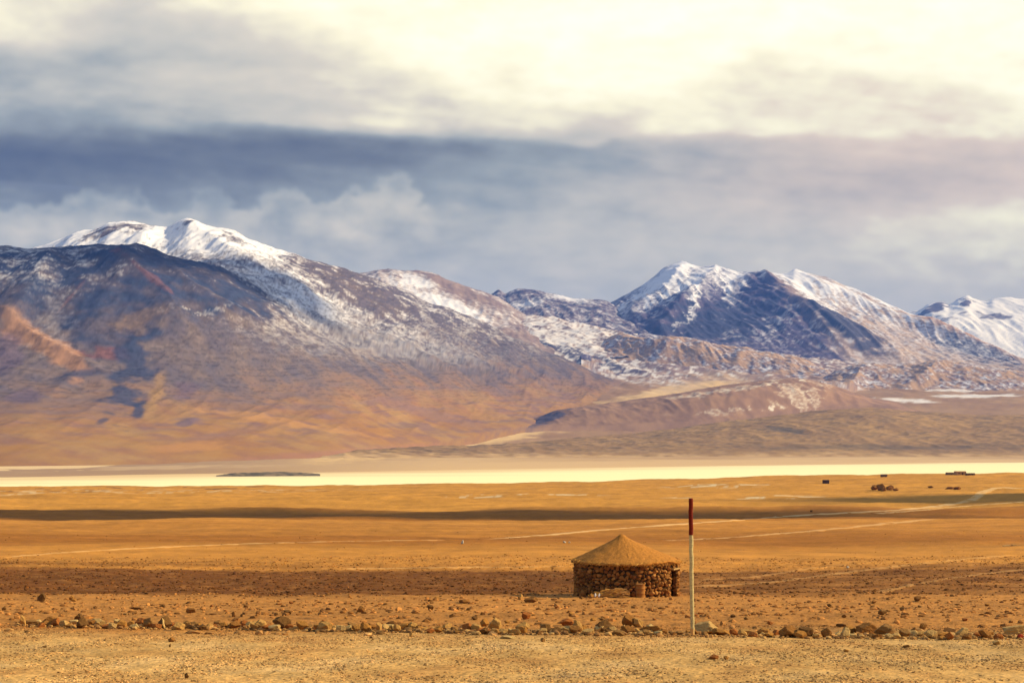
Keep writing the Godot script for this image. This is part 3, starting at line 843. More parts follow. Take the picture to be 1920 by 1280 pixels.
const ORDINAL := ["first", "second", "third", "fourth", "fifth", "sixth", "seventh", "eighth", "ninth", "tenth", "eleventh", "twelfth"]
const TONES := ["dark brown", "grey brown", "brown", "tan", "pale grey", "pale tan", "whitish", "reddish"]
var counted := {}

# says which of its kind a stone is, counted from something that can be found
func which_stone(x: float, tone: int, flatness: float) -> String:
	var shape := "flat" if flatness < 0.55 else ("blocky" if flatness < 0.68 else "chunky")
	var where := "after the upright pale end stone"
	for w in [[308.0, "after the thin pale sliver"], [528.0, "after the darkest rounded block"], [724.0, "after the leaning pale slab"], [940.0, "after the large yellowish block"], [1084.0, "after the tall squarish block"], [1298.0, "beyond the pole"], [1478.0, "after the big brown block"], [1662.0, "after the grey undercut block"]]:
		if x > w[0]:
			where = w[1]
	var key := "%s %s %s" % [TONES[tone], shape, where]
	counted[key] = counted.get(key, -1) + 1
	return "%s %s %s stone in the line of stones, %s" % [ORDINAL[mini(counted[key], 11)], TONES[tone], shape, where]

func px_stone(x: float, row: float, wpx: float, hpx: float, m: Material, label: String, tilt := 0.0, group := "", which := -1) -> void:
	var p := ground_pt(x, row)
	var s := -p.z / F
	var o := stone_at(p, wpx * s, hpx * s * 1.15, maxf(wpx, hpx) * s * rng.randf_range(0.6, 0.9), m, tilt, which)
	tag(o, label, "stone", group)

func build_stones() -> void:
	var T: Array = mats.stones
	# the line of stones: those that stand out first
	var L := "line of stones"
	px_stone(42, 1173, 11, 21, T[5], "upright pale stone at the very start of the line of stones", 0.1)
	px_stone(60, 1172, 26, 11, T[1], "long low grey stone beside the upright pale end stone", 0.0)
	px_stone(148, 1167, 16, 18, T[0], "dark stone sticking up from the line of stones near its start")
	px_stone(95, 1172, 26, 18, T[2], "brown block third in the line of stones from its pale end")
	px_stone(308, 1177, 24, 20, T[0], "dark upright block in the line of stones with pale streak beside it")
	px_stone(306, 1178, 5, 20, T[6], "thin pale upright sliver of stone against a dark block")
	px_stone(528, 1178, 28, 22, T[0], "darkest rounded block of the line of stones, far from the hut")
	px_stone(724, 1179, 26, 9, T[6], "pale flat slab leaning on the front of the line of stones")
	px_stone(710, 1184, 10, 18, T[5], "small pale upright stone beside a pale flat slab")
	px_stone(930, 1180, 24, 22, T[5], "large pale yellowish block with dark shaded side in the line of stones")
	px_stone(908, 1174, 16, 14, T[3], "rounded brown stone touching a large pale yellowish block")
	px_stone(902, 1186, 16, 9, T[7], "reddish stone at the foot of the line of stones")
	px_stone(916, 1187, 10, 8, T[7], "smaller reddish stone next to its reddish neighbour in the stone line")
	px_stone(952, 1197, 26, 6, T[6], "flat pale slab lying alone in front of the line of stones")
	px_stone(980, 1181, 26, 14, T[5], "broad pale stone between two gaps in the line of stones")
	px_stone(1022, 1184, 22, 18, T[1], "grey stone leaning next to a broad pale stone")
	px_stone(1084, 1186, 20, 24, T[5], "tall squarish pale block standing in the line of stones before the hut")
	px_stone(1062, 1186, 20, 13, T[4], "whitish rounded stone against the tall squarish pale block")
	px_stone(1064, 1173, 30, 14, T[7], "orange brown stone lying on top behind the tall squarish block")
	px_stone(1132, 1184, 32, 20, T[0], "dark hollow sided block with pale top in the stone line")
	px_stone(1176, 1176, 24, 24, T[2], "highest stone of the line of stones, right before the hut")
	px_stone(1171, 1186, 14, 15, T[4], "grey white block under the highest stone of the line")
	px_stone(1222, 1186, 52, 14, T[3], "long sloping brown slab on the line of stones near the pole", 0.12)
	px_stone(1195, 1176, 22, 18, T[5], "pale stone leaning on the head of a long sloping brown slab")
	px_stone(1322, 1188, 48, 20, T[4], "large pale slab with dark hollow just behind the red and white pole", 0.05)
	px_stone(1352, 1190, 40, 12, T[3], "flat brown stone beside the large pale slab by the pole")
	px_stone(1400, 1190, 22, 12, T[5], "lone pale rounded stone between the pole and a brown block")
	px_stone(1432, 1190, 28, 13, T[3], "low brown stone third along from the pole")
	px_stone(1478, 1194, 36, 20, T[2], "big brown block with darker twin in the stone line beyond the pole")
	px_stone(1510, 1195, 26, 21, T[0], "darker twin standing against the big brown block")
	px_stone(1592, 1188, 24, 16, T[3], "brown stone at the head of a long dark block")
	px_stone(1622, 1188, 40, 20, T[2], "long dark undercut block in the stone line beyond the pole")
	px_stone(1662, 1190, 36, 20, T[1], "grey undercut block with pale grit at its foot")
	px_stone(1732, 1182, 14, 16, T[2], "pointed brown stone standing behind the stone line")
	px_stone(1712, 1192, 30, 9, T[4], "thin pale slab lying flat below a pointed brown stone")
	px_stone(1770, 1193, 34, 9, T[3], "flat brown stone alone in a thin stretch of the stone line")
	px_stone(1803, 1192, 28, 13, T[4], "pale wedge of stone in the thin stretch of the stone line", 0.15)
	px_stone(1848, 1192, 40, 10, T[3], "low tan stone before the great end slab")
	px_stone(1902, 1189, 48, 19, T[4], "great pale end slab with dark shadow under it", 0.14)
	px_stone(1914, 1197, 14, 9, T[8], "bright red painted stone under the great end slab")
	# the rest of the line
	var line := pc([[35, 1172], [300, 1177], [600, 1181], [900, 1186], [1200, 1190], [1500, 1194], [1920, 1197]])
	var x := 70.0
	var n := 0
	while x < 1900.0:
		var thin := 1.0 if x < 1240.0 else 1.55
		if x > 985.0 and x < 1010.0:
			x = 1010.0
		var wpx := rng.randf_range(11.0, 26.0) * (1.0 if x < 1240.0 else 0.85)
		var hpx := wpx * rng.randf_range(0.42, 0.8)
		var tone: int = [0, 1, 2, 3, 3, 5, 5, 4, 7, 6][rng.randi() % 10]
		var m: Material = T[tone]
		px_stone(x, line.at(x) + rng.randf_range(-5.0, 3.0), wpx, hpx, m, which_stone(x, tone, hpx / wpx), rng.randf_range(-0.2, 0.2), "stones laid in a line across the sand")
		x += wpx * rng.randf_range(0.48, 0.80) * thin
		n += 1
	# single boulders on the sand
	px_stone(78, 1129, 17, 15, T[0], "dark boulder with pale side at the edge of the dark gravel")
	px_stone(7, 1144, 9, 7, T[0], "small dark stone on the sand above the start of the stone line")
	px_stone(134, 1125, 9, 9, T[3], "brown stone on the gravel edge near a dark boulder")
	px_stone(358, 1149, 20, 11, T[2], "flat brown boulder on the sand with a stone leaning on it")
	px_stone(305, 1139, 10, 6, T[0], "small dark stone lying between two flat boulders")
	px_stone(538, 1152, 14, 9, T[0], "round dark boulder alone on the sand behind the stone line")
	px_stone(437, 1157, 8, 10, T[2], "pointed brown stone behind the line of stones")
	px_stone(258, 1142, 30, 5, T[2], "long thin flat stone lying on the sand")
	px_stone(806, 1143, 12, 10, T[0], "dark rounded stone on the sand between stone line and dark gravel")
	px_stone(818, 1127, 12, 9, T[3], "brown stone at the far edge of the lit sand")
	px_stone(676, 1147, 13, 11, T[2], "brown stone behind the middle of the stone line")
	px_stone(985, 1161, 16, 14, T[7], "orange block standing behind a gap in the stone line")
	px_stone(976, 1124, 12, 11, T[5], "pale stone beside a low brown mound of rock")
	px_stone(996, 1130, 26, 11, T[2], "low brown mound of rock out in front of the hut")
	px_stone(870, 1130, 22, 7, T[2], "flat brown rock left of the low mound")
	px_stone(1070, 1157, 9, 10, T[3], "small upright stone on the sand below the hut")
	px_stone(321, 1203, 13, 8, T[2], "brown stone lying out on the yellow gravel before the stone line")
	px_stone(318, 1213, 4, 6, T[0], "tiny dark upright stone on the yellow gravel")
	px_stone(770, 1195, 7, 9, T[5], "small pale pointed stone in front of the stone line")
	px_stone(696, 1198, 7, 6, T[0], "small dark stone just in front of the stone line")
	px_stone(1018, 1203, 11, 8, T[1], "dark split stone on the gravel before the stone line")
	px_stone(1338, 1235, 17, 8, T[7], "reddish stone lying alone on the gravel beyond the pole")
	px_stone(1362, 1236, 11, 7, T[3], "brown stone next to a reddish one on the gravel")
	px_stone(1586, 1222, 11, 6, T[5], "pale stone on the gravel in front of the long dark block")
	px_stone(1700, 1214, 13, 5, T[2], "flat dark stone out on the gravel")
	px_stone(1778, 1236, 10, 6, T[4], "pale lone stone far out on the gravel")
	px_stone(1870, 1208, 16, 8, T[4], "pale stone in front of the great end slab")
	px_stone(1722, 1126, 14, 10, T[2], "brown boulder on the stony slope beyond the pole")
	px_stone(1655, 1152, 16, 10, T[1], "grey stone in the rubble behind the stone line")
	px_stone(1375, 1158, 12, 7, T[0], "dark stone in the rubble close to the pole")
	px_stone(349, 1271, 9, 9, T[0], "dark stone at the nearest edge of the gravel")
	px_stone(83, 1214, 8, 4, T[0], "little dark flat stone on the pale gravel")
	# the stony ground between the line and the hut
	var seen := {}
	for k in 48:
		var sx := 40.0 * k + rng.randf_range(0.0, 40.0)
		var row := 1126.0 + 46.0 * pow(rng.randf(), 0.9)
		if sx < 1240.0 and rng.randf() < 0.25:
			continue
		if sx > 1060.0 and sx < 1290.0 and row < 1130.0:
			continue
		var wpx := rng.randf_range(6.0, 11.0)
		var tone: int = [0, 1, 2, 2, 2, 3, 3, 7][rng.randi() % 8]
		var key := "%s stone strewn on the sand %s" % [TONES[tone], "before the hut is reached" if sx < 1060.0 else ("below the hut" if sx < 1298.0 else "beyond the pole")]
		seen[key] = seen.get(key, -1) + 1
		px_stone(sx, row, wpx, wpx * rng.randf_range(0.4, 0.75), T[tone], "%s small %s" % [ORDINAL[mini(seen[key], 11)], key], rng.randf_range(-0.2, 0.2), "stones strewn between the stone line and the hut")
	# what nobody could count
	var node := thing("rubble", Vector3.ZERO)
	tag(node, "small broken stones filling and edging the line of stones", "rubble", "", "stuff")
	var mm := MultiMesh.new()
	mm.transform_format = MultiMesh.TRANSFORM_3D
	mm.use_colors = true
	mm.mesh = pebbles[1]
	mm.instance_count = 1900
	for i in 1900:
		var px := rng.randf_range(30.0, 1920.0)
		var p := ground_pt(px, line.at(px) + rng.randf_range(-5.0, 3.5))
		var sz := (0.05 + 0.15 * pow(rng.randf(), 1.6)) * (0.55 + 0.9 * absf(n_fbm.get_noise_1d(px * 0.03))) * (1.0 if px < 1240.0 else 0.8)
		var bb := Basis.from_euler(Vector3(rng.randf() * TAU, rng.randf() * TAU, rng.randf() * TAU)).scaled(Vector3(sz * 1.3, sz * 0.75, sz))
		mm.set_instance_transform(i, Transform3D(bb, p + Vector3(0, sz * 0.2, 0)))
		var tone: Color = [Color(0.38, 0.20, 0.06), Color(0.48, 0.28, 0.09), Color(0.24, 0.12, 0.04), Color(0.16, 0.085, 0.03)][rng.randi() % 4]
		mm.set_instance_color(i, tone)
	var mi := MultiMeshInstance3D.new()
	mi.name = "stones"
	mi.multimesh = mm
	mi.material_override = mats.pebble
	mi.set_meta("kind", "stuff")
	node.add_child(mi, true)
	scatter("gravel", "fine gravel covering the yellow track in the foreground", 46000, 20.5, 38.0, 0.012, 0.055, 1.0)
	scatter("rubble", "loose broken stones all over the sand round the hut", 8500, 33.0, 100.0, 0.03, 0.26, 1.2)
	scatter("gravel", "dark pebbles covering the darker plain behind the hut", 20000, 92.0, 200.0, 0.06, 0.30, 1.0)
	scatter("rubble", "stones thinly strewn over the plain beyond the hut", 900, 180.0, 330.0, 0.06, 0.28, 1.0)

func scatter(called: String, label: String, count: int, d0: float, d1: float, s0: float, s1: float, bias: float) -> void:
	var node := thing(called, Vector3.ZERO)
	tag(node, label, "gravel" if called == "gravel" else "rubble", "", "stuff")
	var per := count / pebbles.size()
	for k in pebbles.size():
		var mm := MultiMesh.new()
		mm.transform_format = MultiMesh.TRANSFORM_3D
		mm.use_colors = true
		mm.mesh = pebbles[k]
		mm.instance_count = per
		var i := 0
		while i < per:
			var d := d0 + (d1 - d0) * pow(rng.randf(), bias)
			var x := rng.randf_range(-160.0, 2080.0)
			var X := (x - HX) / F * d
			var clump := n_fbm.get_noise_2d(X / 2.3, d / 4.0 + 50.0)
			if rng.randf() > (0.55 + 1.3 * clump) * (1.0 if d0 != 33.0 else 0.25 + 0.75 * sst(40.0, 62.0, d)):
				continue
			var s := lerpf(s0, s1, pow(rng.randf(), 3.2))
			var b := Basis.from_euler(Vector3(rng.randf() * TAU, rng.randf() * TAU, rng.randf() * TAU)).scaled(Vector3(s * rng.randf_range(0.8, 1.7), s * rng.randf_range(0.5, 0.9), s * rng.randf_range(0.8, 1.5)))
			mm.set_instance_transform(i, Transform3D(b, Vector3(X, ground_h(X, d) + s * 0.10, -d)))
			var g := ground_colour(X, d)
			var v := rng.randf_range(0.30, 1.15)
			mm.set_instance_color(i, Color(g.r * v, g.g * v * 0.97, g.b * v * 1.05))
			i += 1
		var o := MultiMeshInstance3D.new()
		o.name = "pebbles" if called == "gravel" else "stones"
		o.multimesh = mm
		o.material_override = mats.pebble
		o.set_meta("kind", "stuff")
		node.add_child(o, true)


# ---------------------------------------------------------------- the hut
func lathe(profile: Array, segs: int, wob: Callable, a0 := 0.0, a1 := TAU) -> ArrayMesh:
	var st := SurfaceTool.new()
	st.begin(Mesh.PRIMITIVE_TRIANGLES)
	st.set_smooth_group(0)
	var pts := []
	for k in profile.size():
		var ring := []
		for s in segs + 1:
			var a := a0 + (a1 - a0) * s / segs
			var p: Vector2 = profile[k]
			var q := Vector3(p.x * sin(a), p.y, p.x * cos(a))
			ring.append(q + wob.call(k, a))
		pts.append(ring)
	for k in profile.size() - 1:
		for s in segs:
			var a: Vector3 = pts[k][s]
			var b: Vector3 = pts[k][s + 1]
			var c: Vector3 = pts[k + 1][s]
			var d: Vector3 = pts[k + 1][s + 1]
			for v in [a, c, d, a, d, b]:
				st.add_vertex(v)
	st.index()
	st.generate_normals()
	return st.commit()

func tube(st: SurfaceTool, a: Vector3, b: Vector3, r0: float, r1: float, n := 6) -> void:
	var ax := (b - a).normalized()
	var u := ax.cross(Vector3.UP if absf(ax.y) < 0.9 else Vector3.RIGHT).normalized()
	var v := ax.cross(u)
	for k in n:
		var t0 := TAU * k / n
		var t1 := TAU * (k + 1) / n
		var p := u * cos(t0) + v * sin(t0)
		var q := u * cos(t1) + v * sin(t1)
		for w in [a + p * r0, b + q * r1, b + p * r1, a + p * r0, a + q * r0, b + q * r1, a, a + q * r0, a + p * r0, b, b + p * r1, b + q * r1]:
			st.add_vertex(w)

func tubes(list: Array, n := 6) -> ArrayMesh:
	var st := SurfaceTool.new()
	st.begin(Mesh.PRIMITIVE_TRIANGLES)
	st.set_smooth_group(-1)
	for t in list:
		tube(st, t[0], t[1], t[2], t[3], n)
	st.generate_normals()
	return st.commit()

func build_hut() -> void:
	var R := 3.36
	var dc := 91.6
	var cx := (1175.0 - HX) / F * dc
	var front := ground_pt(1175, 1121)
	var base := minf(front.y, ground_h(cx, dc)) - 0.12
	var o := thing("stone_hut", Vector3(cx, base, -dc))
	tag(o, "round stone hut with a conical mud and thatch roof and dark doorway", "hut")
	var top := EYE + (HY - 1057.0) / F * 88.3 - base         # wall height above the base
	var apex := EYE + (HY - 1001.0) / F * dc - base
	var door0 := deg_to_rad(54.5)
	var door1 := deg_to_rad(69.5)
	# angle 0 faces the camera (+Z), growing towards +X
	var core := lathe([Vector2(R - 0.06, -0.3), Vector2(R - 0.06, top), Vector2(R - 0.42, top), Vector2(R - 0.42, -0.3), Vector2(R - 0.06, -0.3)], 110, func(_k, _a): return Vector3.ZERO, door1, door0 + TAU)
	var wall := obj("wall", core, mats.mud, o)
	var over := lathe([Vector2(R - 0.06, 2.06), Vector2(R - 0.06, top), Vector2(R - 0.42, top), Vector2(R - 0.42, 2.06), Vector2(R - 0.06, 2.06)], 6, func(_k, _a): return Vector3.ZERO, door0, door1)
	obj("lintel_wall", over, mats.mud, o)
	var lt := BoxMesh.new()
	lt.size = Vector3(1.05, 0.09, 0.36)
	var lo := obj("lintel", lt, mats.pale_wood, o)
	var am := (door0 + door1) / 2
	lo.position = Vector3(sin(am) * (R - 0.04), 2.02, cos(am) * (R - 0.04))
	lo.rotation.y = am
	# stones of the wall: those that face the viewer are parts of their own, those round the back one piece
	var back := SurfaceTool.new()
	back.begin(Mesh.PRIMITIVE_TRIANGLES)
	var y := 0.0
	var course := 0
	var made := 0
	while y < top - 0.04:
		var ch := rng.randf_range(0.18, 0.30)
		if y + ch > top - 0.1:
			ch = top - y
		var a := rng.randf_range(0.0, 0.1)
		while a < TAU:
			var w := rng.randf_range(0.19, 0.43)
			var am2 := a + w / R / 2
			a += w / R
			var yy := y + ch * 0.5 + rng.randf_range(-0.075, 0.075)
			var s := Vector3(w * rng.randf_range(0.96, 1.14), ch * rng.randf_range(0.96, 1.2), rng.randf_range(0.26, 0.36))
			var signed := wrapf(am2, -PI, PI)
			if signed > door0 - 0.5 * w / R + 0.02 and signed < door1 + 0.5 * w / R - 0.02 and yy < 2.12:
				continue
			var rr := R - 0.05 + rng.randf_range(-0.03, 0.035)
			var t := Transform3D(Basis.from_euler(Vector3(rng.randf_range(-0.2, 0.2), am2, rng.randf_range(-0.7, 0.7))).scaled_local(s), Vector3(sin(am2) * rr, yy, cos(am2) * rr))
			var mesh := wall_rocks[rng.randi() % wall_rocks.size()]
			if signed > -1.5 and signed < 1.62 and made < 298:
				var b := MeshInstance3D.new()
				b.name = "stone"
				b.mesh = mesh
				b.material_override = (mats.wall as Array)[rng.randi() % (mats.wall as Array).size()]
				b.transform = t
				wall.add_child(b, true)
				made += 1
			else:
				back.append_from(mesh, 0, t)
		y += ch * 0.93
		course += 1
	var bo := obj("far_stones", back.commit(), (mats.wall as Array)[1], wall)
	bo.set_meta("kind", "stuff")
	# jamb stones
	for k in 8:
		for sgn in 2:
			var aj := door1 + 0.045 if sgn else door0 - 0.045
			var b := MeshInstance3D.new()
			b.name = "jamb_stone"
			b.mesh = wall_rocks[k % wall_rocks.size()]
			b.material_override = (mats.wall as Array)[(k + 3 * sgn) % 5 + 1]
			b.transform = Transform3D(Basis.from_euler(Vector3(0, aj, rng.randf_range(-0.1, 0.1))).scaled_local(Vector3(0.20, 0.29, 0.42)), Vector3(sin(aj) * (R - 0.15), 0.1 + k * 0.255, cos(aj) * (R - 0.15)))
			wall.add_child(b, true)
	# roof
	var prof := []
	var steps := 26
	var ax := -0.34
	var eave := func(a: float) -> float:
		return 0.10 * sin(a * 2.0 + 1.0) + 0.16 * n_fbm.get_noise_2d(cos(a) * 2.2, sin(a) * 2.2)
	for k in steps + 1:
		var t := float(k) / steps
		var r := 0.02 + (R + 0.20) * t
		var h := apex - (apex - top + 0.02) * pow(t, 0.84)
		if t < 0.10:
			h = apex - (apex - top + 0.02) * (pow(0.10, 0.84) * pow(t / 0.10, 1.7))
		prof.append(Vector2(r, h))
	prof.append(Vector2(R + 0.22, top - 0.11))
	prof.append(Vector2(R + 0.02, top - 0.10))
	prof.append(Vector2(R - 0.40, top + 0.06))
	prof.reverse()
	var wob := func(kk: int, a: float) -> Vector3:
		var k := prof.size() - 1 - kk
		var t := clampf(float(k) / steps, 0.0, 1.0)
		var off := Vector3(ax * (1.0 - t), 0, 0)
		var worn := 0.20 * sst(0.30, 0.45, a) * sst(1.0, 0.8, a)
		var e: float = eave.call(a)
		off += Vector3(sin(a), 0, cos(a)) * (e - worn) * pow(t, 3.0)
		off.y += 0.07 * n_fbm.get_noise_2d(a * 2.0, k * 0.12) * t + (0.5 * worn - 0.10 * e) * pow(t, 6.0)
		off.y += 0.07 * n_fbm.get_noise_2d(a * 9.0, k * 0.25 + 3.0) * t + 0.05 * n_ridge.get_noise_2d(a * 22.0, k * 0.12) * t * (1.0 - t) * 2.0
		return off
	var roof := obj("roof", lathe(prof, 120, wob), mats.thatch, o)
	# ragged straw along the eave
	var straw := []
	for k in 900:
		var a := rng.randf() * TAU
		var e: float = eave.call(a) - 0.20 * sst(0.30, 0.45, a) * sst(1.0, 0.8, a)
		var r0 := R + 0.06 + e
		var p := Vector3(sin(a) * r0, top + 0.02 + rng.randf_range(-0.10, 0.05), cos(a) * r0)
		var out := rng.randf_range(0.10, 0.30)
		var fall := rng.randf_range(0.02, 0.17)
		var a2 := a + rng.randf_range(-0.075, 0.075)
		straw.append([p, Vector3(sin(a2) * (r0 + out), p.y - fall, cos(a2) * (r0 + out)), rng.randf_range(0.010, 0.022), 0.004])
	var so := obj("straw_fringe", tubes(straw, 4), mats.straw, roof)
	so.set_meta("kind", "stuff")
	var beam := obj("roof_beam_end", tubes([[Vector3(-R + 0.3, top - 0.06, 0.3), Vector3(-R - 0.26, top - 0.08, 0.35), 0.09, 0.08]], 8), mats.dark_wood, o)
	beam.set_meta("label", "dark beam end sticking out under the eave")

	# the rusty drum
	var bp := on_ground(1201, 87.5)
	var br := 0.285
	var bh := 0.88
	var drum := thing("oil_drum", bp - Vector3(0, 0.03, 0))
	tag(drum, "rusty brown steel drum standing against the hut wall", "drum")
	var dp := []
	for q in [[0, br - .02], [.01, br + .012], [.03, br + .012], [.045, br], [.28, br], [.295, br + .014], [.31, br + .014], [.325, br], [.56, br], [.575, br + .014], [.59, br + .014], [.605, br], [bh - .045, br], [bh - .03, br + .012], [bh, br + .012], [bh, br - .012], [bh - .03, br - .015]]:
		dp.append(Vector2(q[1], q[0]))
	obj("body", lathe(dp, 40, func(k, a): return Vector3(sin(a), 0, cos(a)) * 0.008 * n_fbm.get_noise_2d(a * 1.5, k * 0.3)), mats.rust, drum)
	obj("lid", lathe([Vector2(br - .013, bh - .028), Vector2(0.001, bh - .024)], 32, func(_k, _a): return Vector3.ZERO), mats.rust_light, drum)
	obj("bung", lathe([Vector2(0.03, bh - .028), Vector2(0.03, bh - .008), Vector2(0.001, bh - .008)], 10, func(_k, _a): return Vector3(0.15, 0, 0.05)), mats.rust, drum)

	# brushwood against the wall
	var wp := on_ground(1146, 87.3)
	var pile := thing("brushwood_bundle", wp)
	tag(pile, "heaped bundle of dry brushwood against the hut wall by the drum", "brushwood")
	for layer in 3:
		var sticks := []
		for k in 70:
			var u := rng.randf_range(-1.05, 0.9)
			var hmax := 0.52 * sst(-1.15, 0.2, u) * sst(1.25, 0.6, u) + 0.08
			var z := rng.randf_range(-0.35, 0.3)
			var yy := rng.randf_range(0.02, hmax) * (1.0 - absf(z) * 0.6)
			var ln := rng.randf_range(0.15, 0.5)
			var tilt := rng.randf_range(-0.35, 0.6)
			var p := Vector3(u - ln, maxf(yy - ln * tilt, 0.01), z + rng.randf_range(-0.1, 0.1))
			var q := Vector3(minf(u + ln, 1.15), yy + 0.1 * ln * tilt, z + rng.randf_range(-0.1, 0.1))
			sticks.append([p, (p + q) / 2 + Vector3(0, 0.05, 0), 0.022, 0.018])
			sticks.append([(p + q) / 2 + Vector3(0, 0.05, 0), q, 0.018, 0.008])
		var sk := obj("twigs", tubes(sticks, 5), [mats.twig, mats.twig_dark, mats.straw][layer], pile)
		sk.set_meta("kind", "stuff")
	# rubble and bottles beside it
	var T: Array = mats.stones
	px_stone(1092, 1119, 12, 9, T[7], "orange stone leaning on the hut wall near its shaded side")
	px_stone(1101, 1118, 13, 11, T[5], "pale stone on the small heap against the hut wall")
	px_stone(1108, 1121, 9, 8, T[3], "brown stone of the small heap next to white bottles")
	px_stone(1089, 1122, 8, 5, T[0], "dark low stone at the outer foot of the hut wall")
	var bt := make_bottle(on_ground(1116.5, 87.0))
	tag(bt, "white plastic bottle on the ground by the hut, next to the heap of stones", "bottle", "white bottles by the hut")
	var b2: Node3D = bt.duplicate()
	b2.name = numbered("plastic_bottle")
	add_child(b2)
	b2.position = on_ground(1122.5, 87.0)
	b2.rotation.z = -0.25
	tag(b2, "tilted white plastic bottle between its upright twin and the brushwood", "bottle", "white bottles by the hut")

func make_bottle(at: Vector3) -> Node3D:
	var b := thing("plastic_bottle", at)
	obj("body", lathe([Vector2(0.001, 0), Vector2(0.05, 0), Vector2(0.055, 0.03), Vector2(0.055, 0.17), Vector2(0.02, 0.23), Vector2(0.018, 0.25), Vector2(0.001, 0.25)], 14, func(_k, _a): return Vector3.ZERO), mats.white, b)
	obj("cap", lathe([Vector2(0.022, 0.235), Vector2(0.022, 0.27), Vector2(0.001, 0.27)], 12, func(_k, _a): return Vector3.ZERO), mats.white, b)
	return b

func build_pole() -> void:
	var p := ground_pt(1298.5, 1190)
	var s := -p.z / F
	var pole := thing("marker_pole", p)
	tag(pole, "tall thin wooden marker pole painted red above and white below", "pole")
	var H := (1190.0 - 935.0) * s
	var cut := (1190.0 - 1003.0) * s
	var lean := -3.2 * s
	var r := 0.050
	var wob := func(k: int, a: float) -> Vector3:
		return Vector3(0.014 * n_fbm.get_noise_2d(k * 0.21, 5.0) + 0.003 * n_fbm.get_noise_2d(a, k * 0.6), 0, 0)
	var low := []
	for k in 41:
		var t := k / 40.0
		low.append(Vector2(r * lerpf(0.92, 1.0, t), -0.25 + (cut + 0.25) * t))
	obj("white_section", lathe(low, 18, func(k, a): return wob.call(k, a) + Vector3(lean * low[k].y / H, 0, 0)), mats.pole_white, pole)
	var foot := []
	for k in 5:
		foot.append(Vector2(r * 0.99, -0.2 + 0.09 * k))
	obj("worn_foot", lathe(foot, 18, func(k, a): return wob.call(k, a) + Vector3(0.004 * sin(a * 5.0), 0.05 * n_fbm.get_noise_2d(a, 9.0), 0)), mats.twig, pole)
	var up := []
	for k in 17:
		up.append(Vector2(r * 1.02, cut + (H - cut) * k / 16.0))
	up.append(Vector2(r * 0.85, H + 0.012))
	up.append(Vector2(0.001, H + 0.015))
	obj("red_section", lathe(up, 18, func(k, a): return wob.call(k + 40, a) + Vector3(lean * up[k].y / H, 0, 0)), mats.pole_red, pole)


# ---------------------------------------------------------------- tracks and far small things
func track(pts: Array, w0: float, w1: float, tone: Color, label: String, strength := 0.7) -> void:
	var cx := pc(pts.map(func(p): return [p[2], p[0]]))
	var cy := pc(pts.map(func(p): return [p[2], p[1]]))
	var n := 260
	var nx := 9
	var P := PackedVector3Array()
	P.resize(nx * n)
	var mid := []
	var last: float = pts[pts.size() - 1][2]
	for j in n:
		var t := last * j / (n - 1)
		mid.append(ground_pt(cx.at(t), cy.at(t)))
	for j in n:
		var m: Vector3 = mid[j]
		var dir: Vector3 = mid[mini(j + 1, n - 1)] - mid[maxi(j - 1, 0)]
		var side := Vector3(-dir.z, 0, dir.x).normalized()
		var t := float(j) / (n - 1)
		var w := lerpf(w0, w1, t) * (1.0 + 0.5 * n_fbm.get_noise_1d(j * 0.11))
		for i in nx:
			var q := m + side * w * (i / 4.0 - 1.0)
			q.y = ground_h(q.x, -q.z) + (0.015 + 0.00010 * absf(q.z) if i > 0 and i < 8 else -0.10)
			P[j * nx + i] = q
	var me := sheet(nx, n, P, func(i, j, p, _n):
		var g := ground_colour(p.x, -p.z)
		var e := 1.0 - absf(i / 4.0 - 1.0)
		var a := sst(0.0, 0.55, e + 0.5 * n_fbm.get_noise_2d(j * 0.16, i * 0.9)) * strength * sst(0.0, 12.0, j) * sst(0.0, 12.0, n - 1 - j)
		return g.lerp(tone, a if e > 0.01 else 0.0))
	var o := obj("dirt_track", me, mats.track)
	tag(o, label, "track", "", "structure")

func house(x: float, row: float, wpx: float, hpx: float, kind: String, label: String, wall: Material, roof: Material) -> void:
	var p := ground_pt(x, row)
	var s := -p.z / F
	var w := wpx * s
	var h := hpx * s
	var o := thing(kind, p - Vector3(0, 0.3, 0), 0.12)
	tag(o, label, "hut" if kind != "adobe_house" else "house", "far houses on the rise" if kind == "adobe_house" else "")
	var b := BoxMesh.new()
	b.size = Vector3(w, h + 0.3, w * 0.6)
	var wo := obj("wall", b, wall, o)
	wo.position.y = (h + 0.3) / 2
	var pr := PrismMesh.new()
	pr.size = Vector3(w * 0.66, h * 0.22, w * 1.06)
	var ro := obj("roof", pr, roof, o)
	ro.rotation.y = PI / 2
	ro.position.y = h + 0.3 + h * 0.11
	var db := BoxMesh.new()
	db.size = Vector3(w * 0.14, h * 0.7, 0.12)
	var dr := obj("door", db, mats.dark_wood, o)
	dr.position = Vector3(w * 0.12, h * 0.35 + 0.3, w * 0.3 + 0.03)
	var wb := BoxMesh.new()
	wb.size = Vector3(w * 0.12, h * 0.28, 0.12)
	var wi := obj("window", wb, mats.dark_wood, o)
	wi.position = Vector3(-w * 0.25, h * 0.55 + 0.3, w * 0.3 + 0.03)

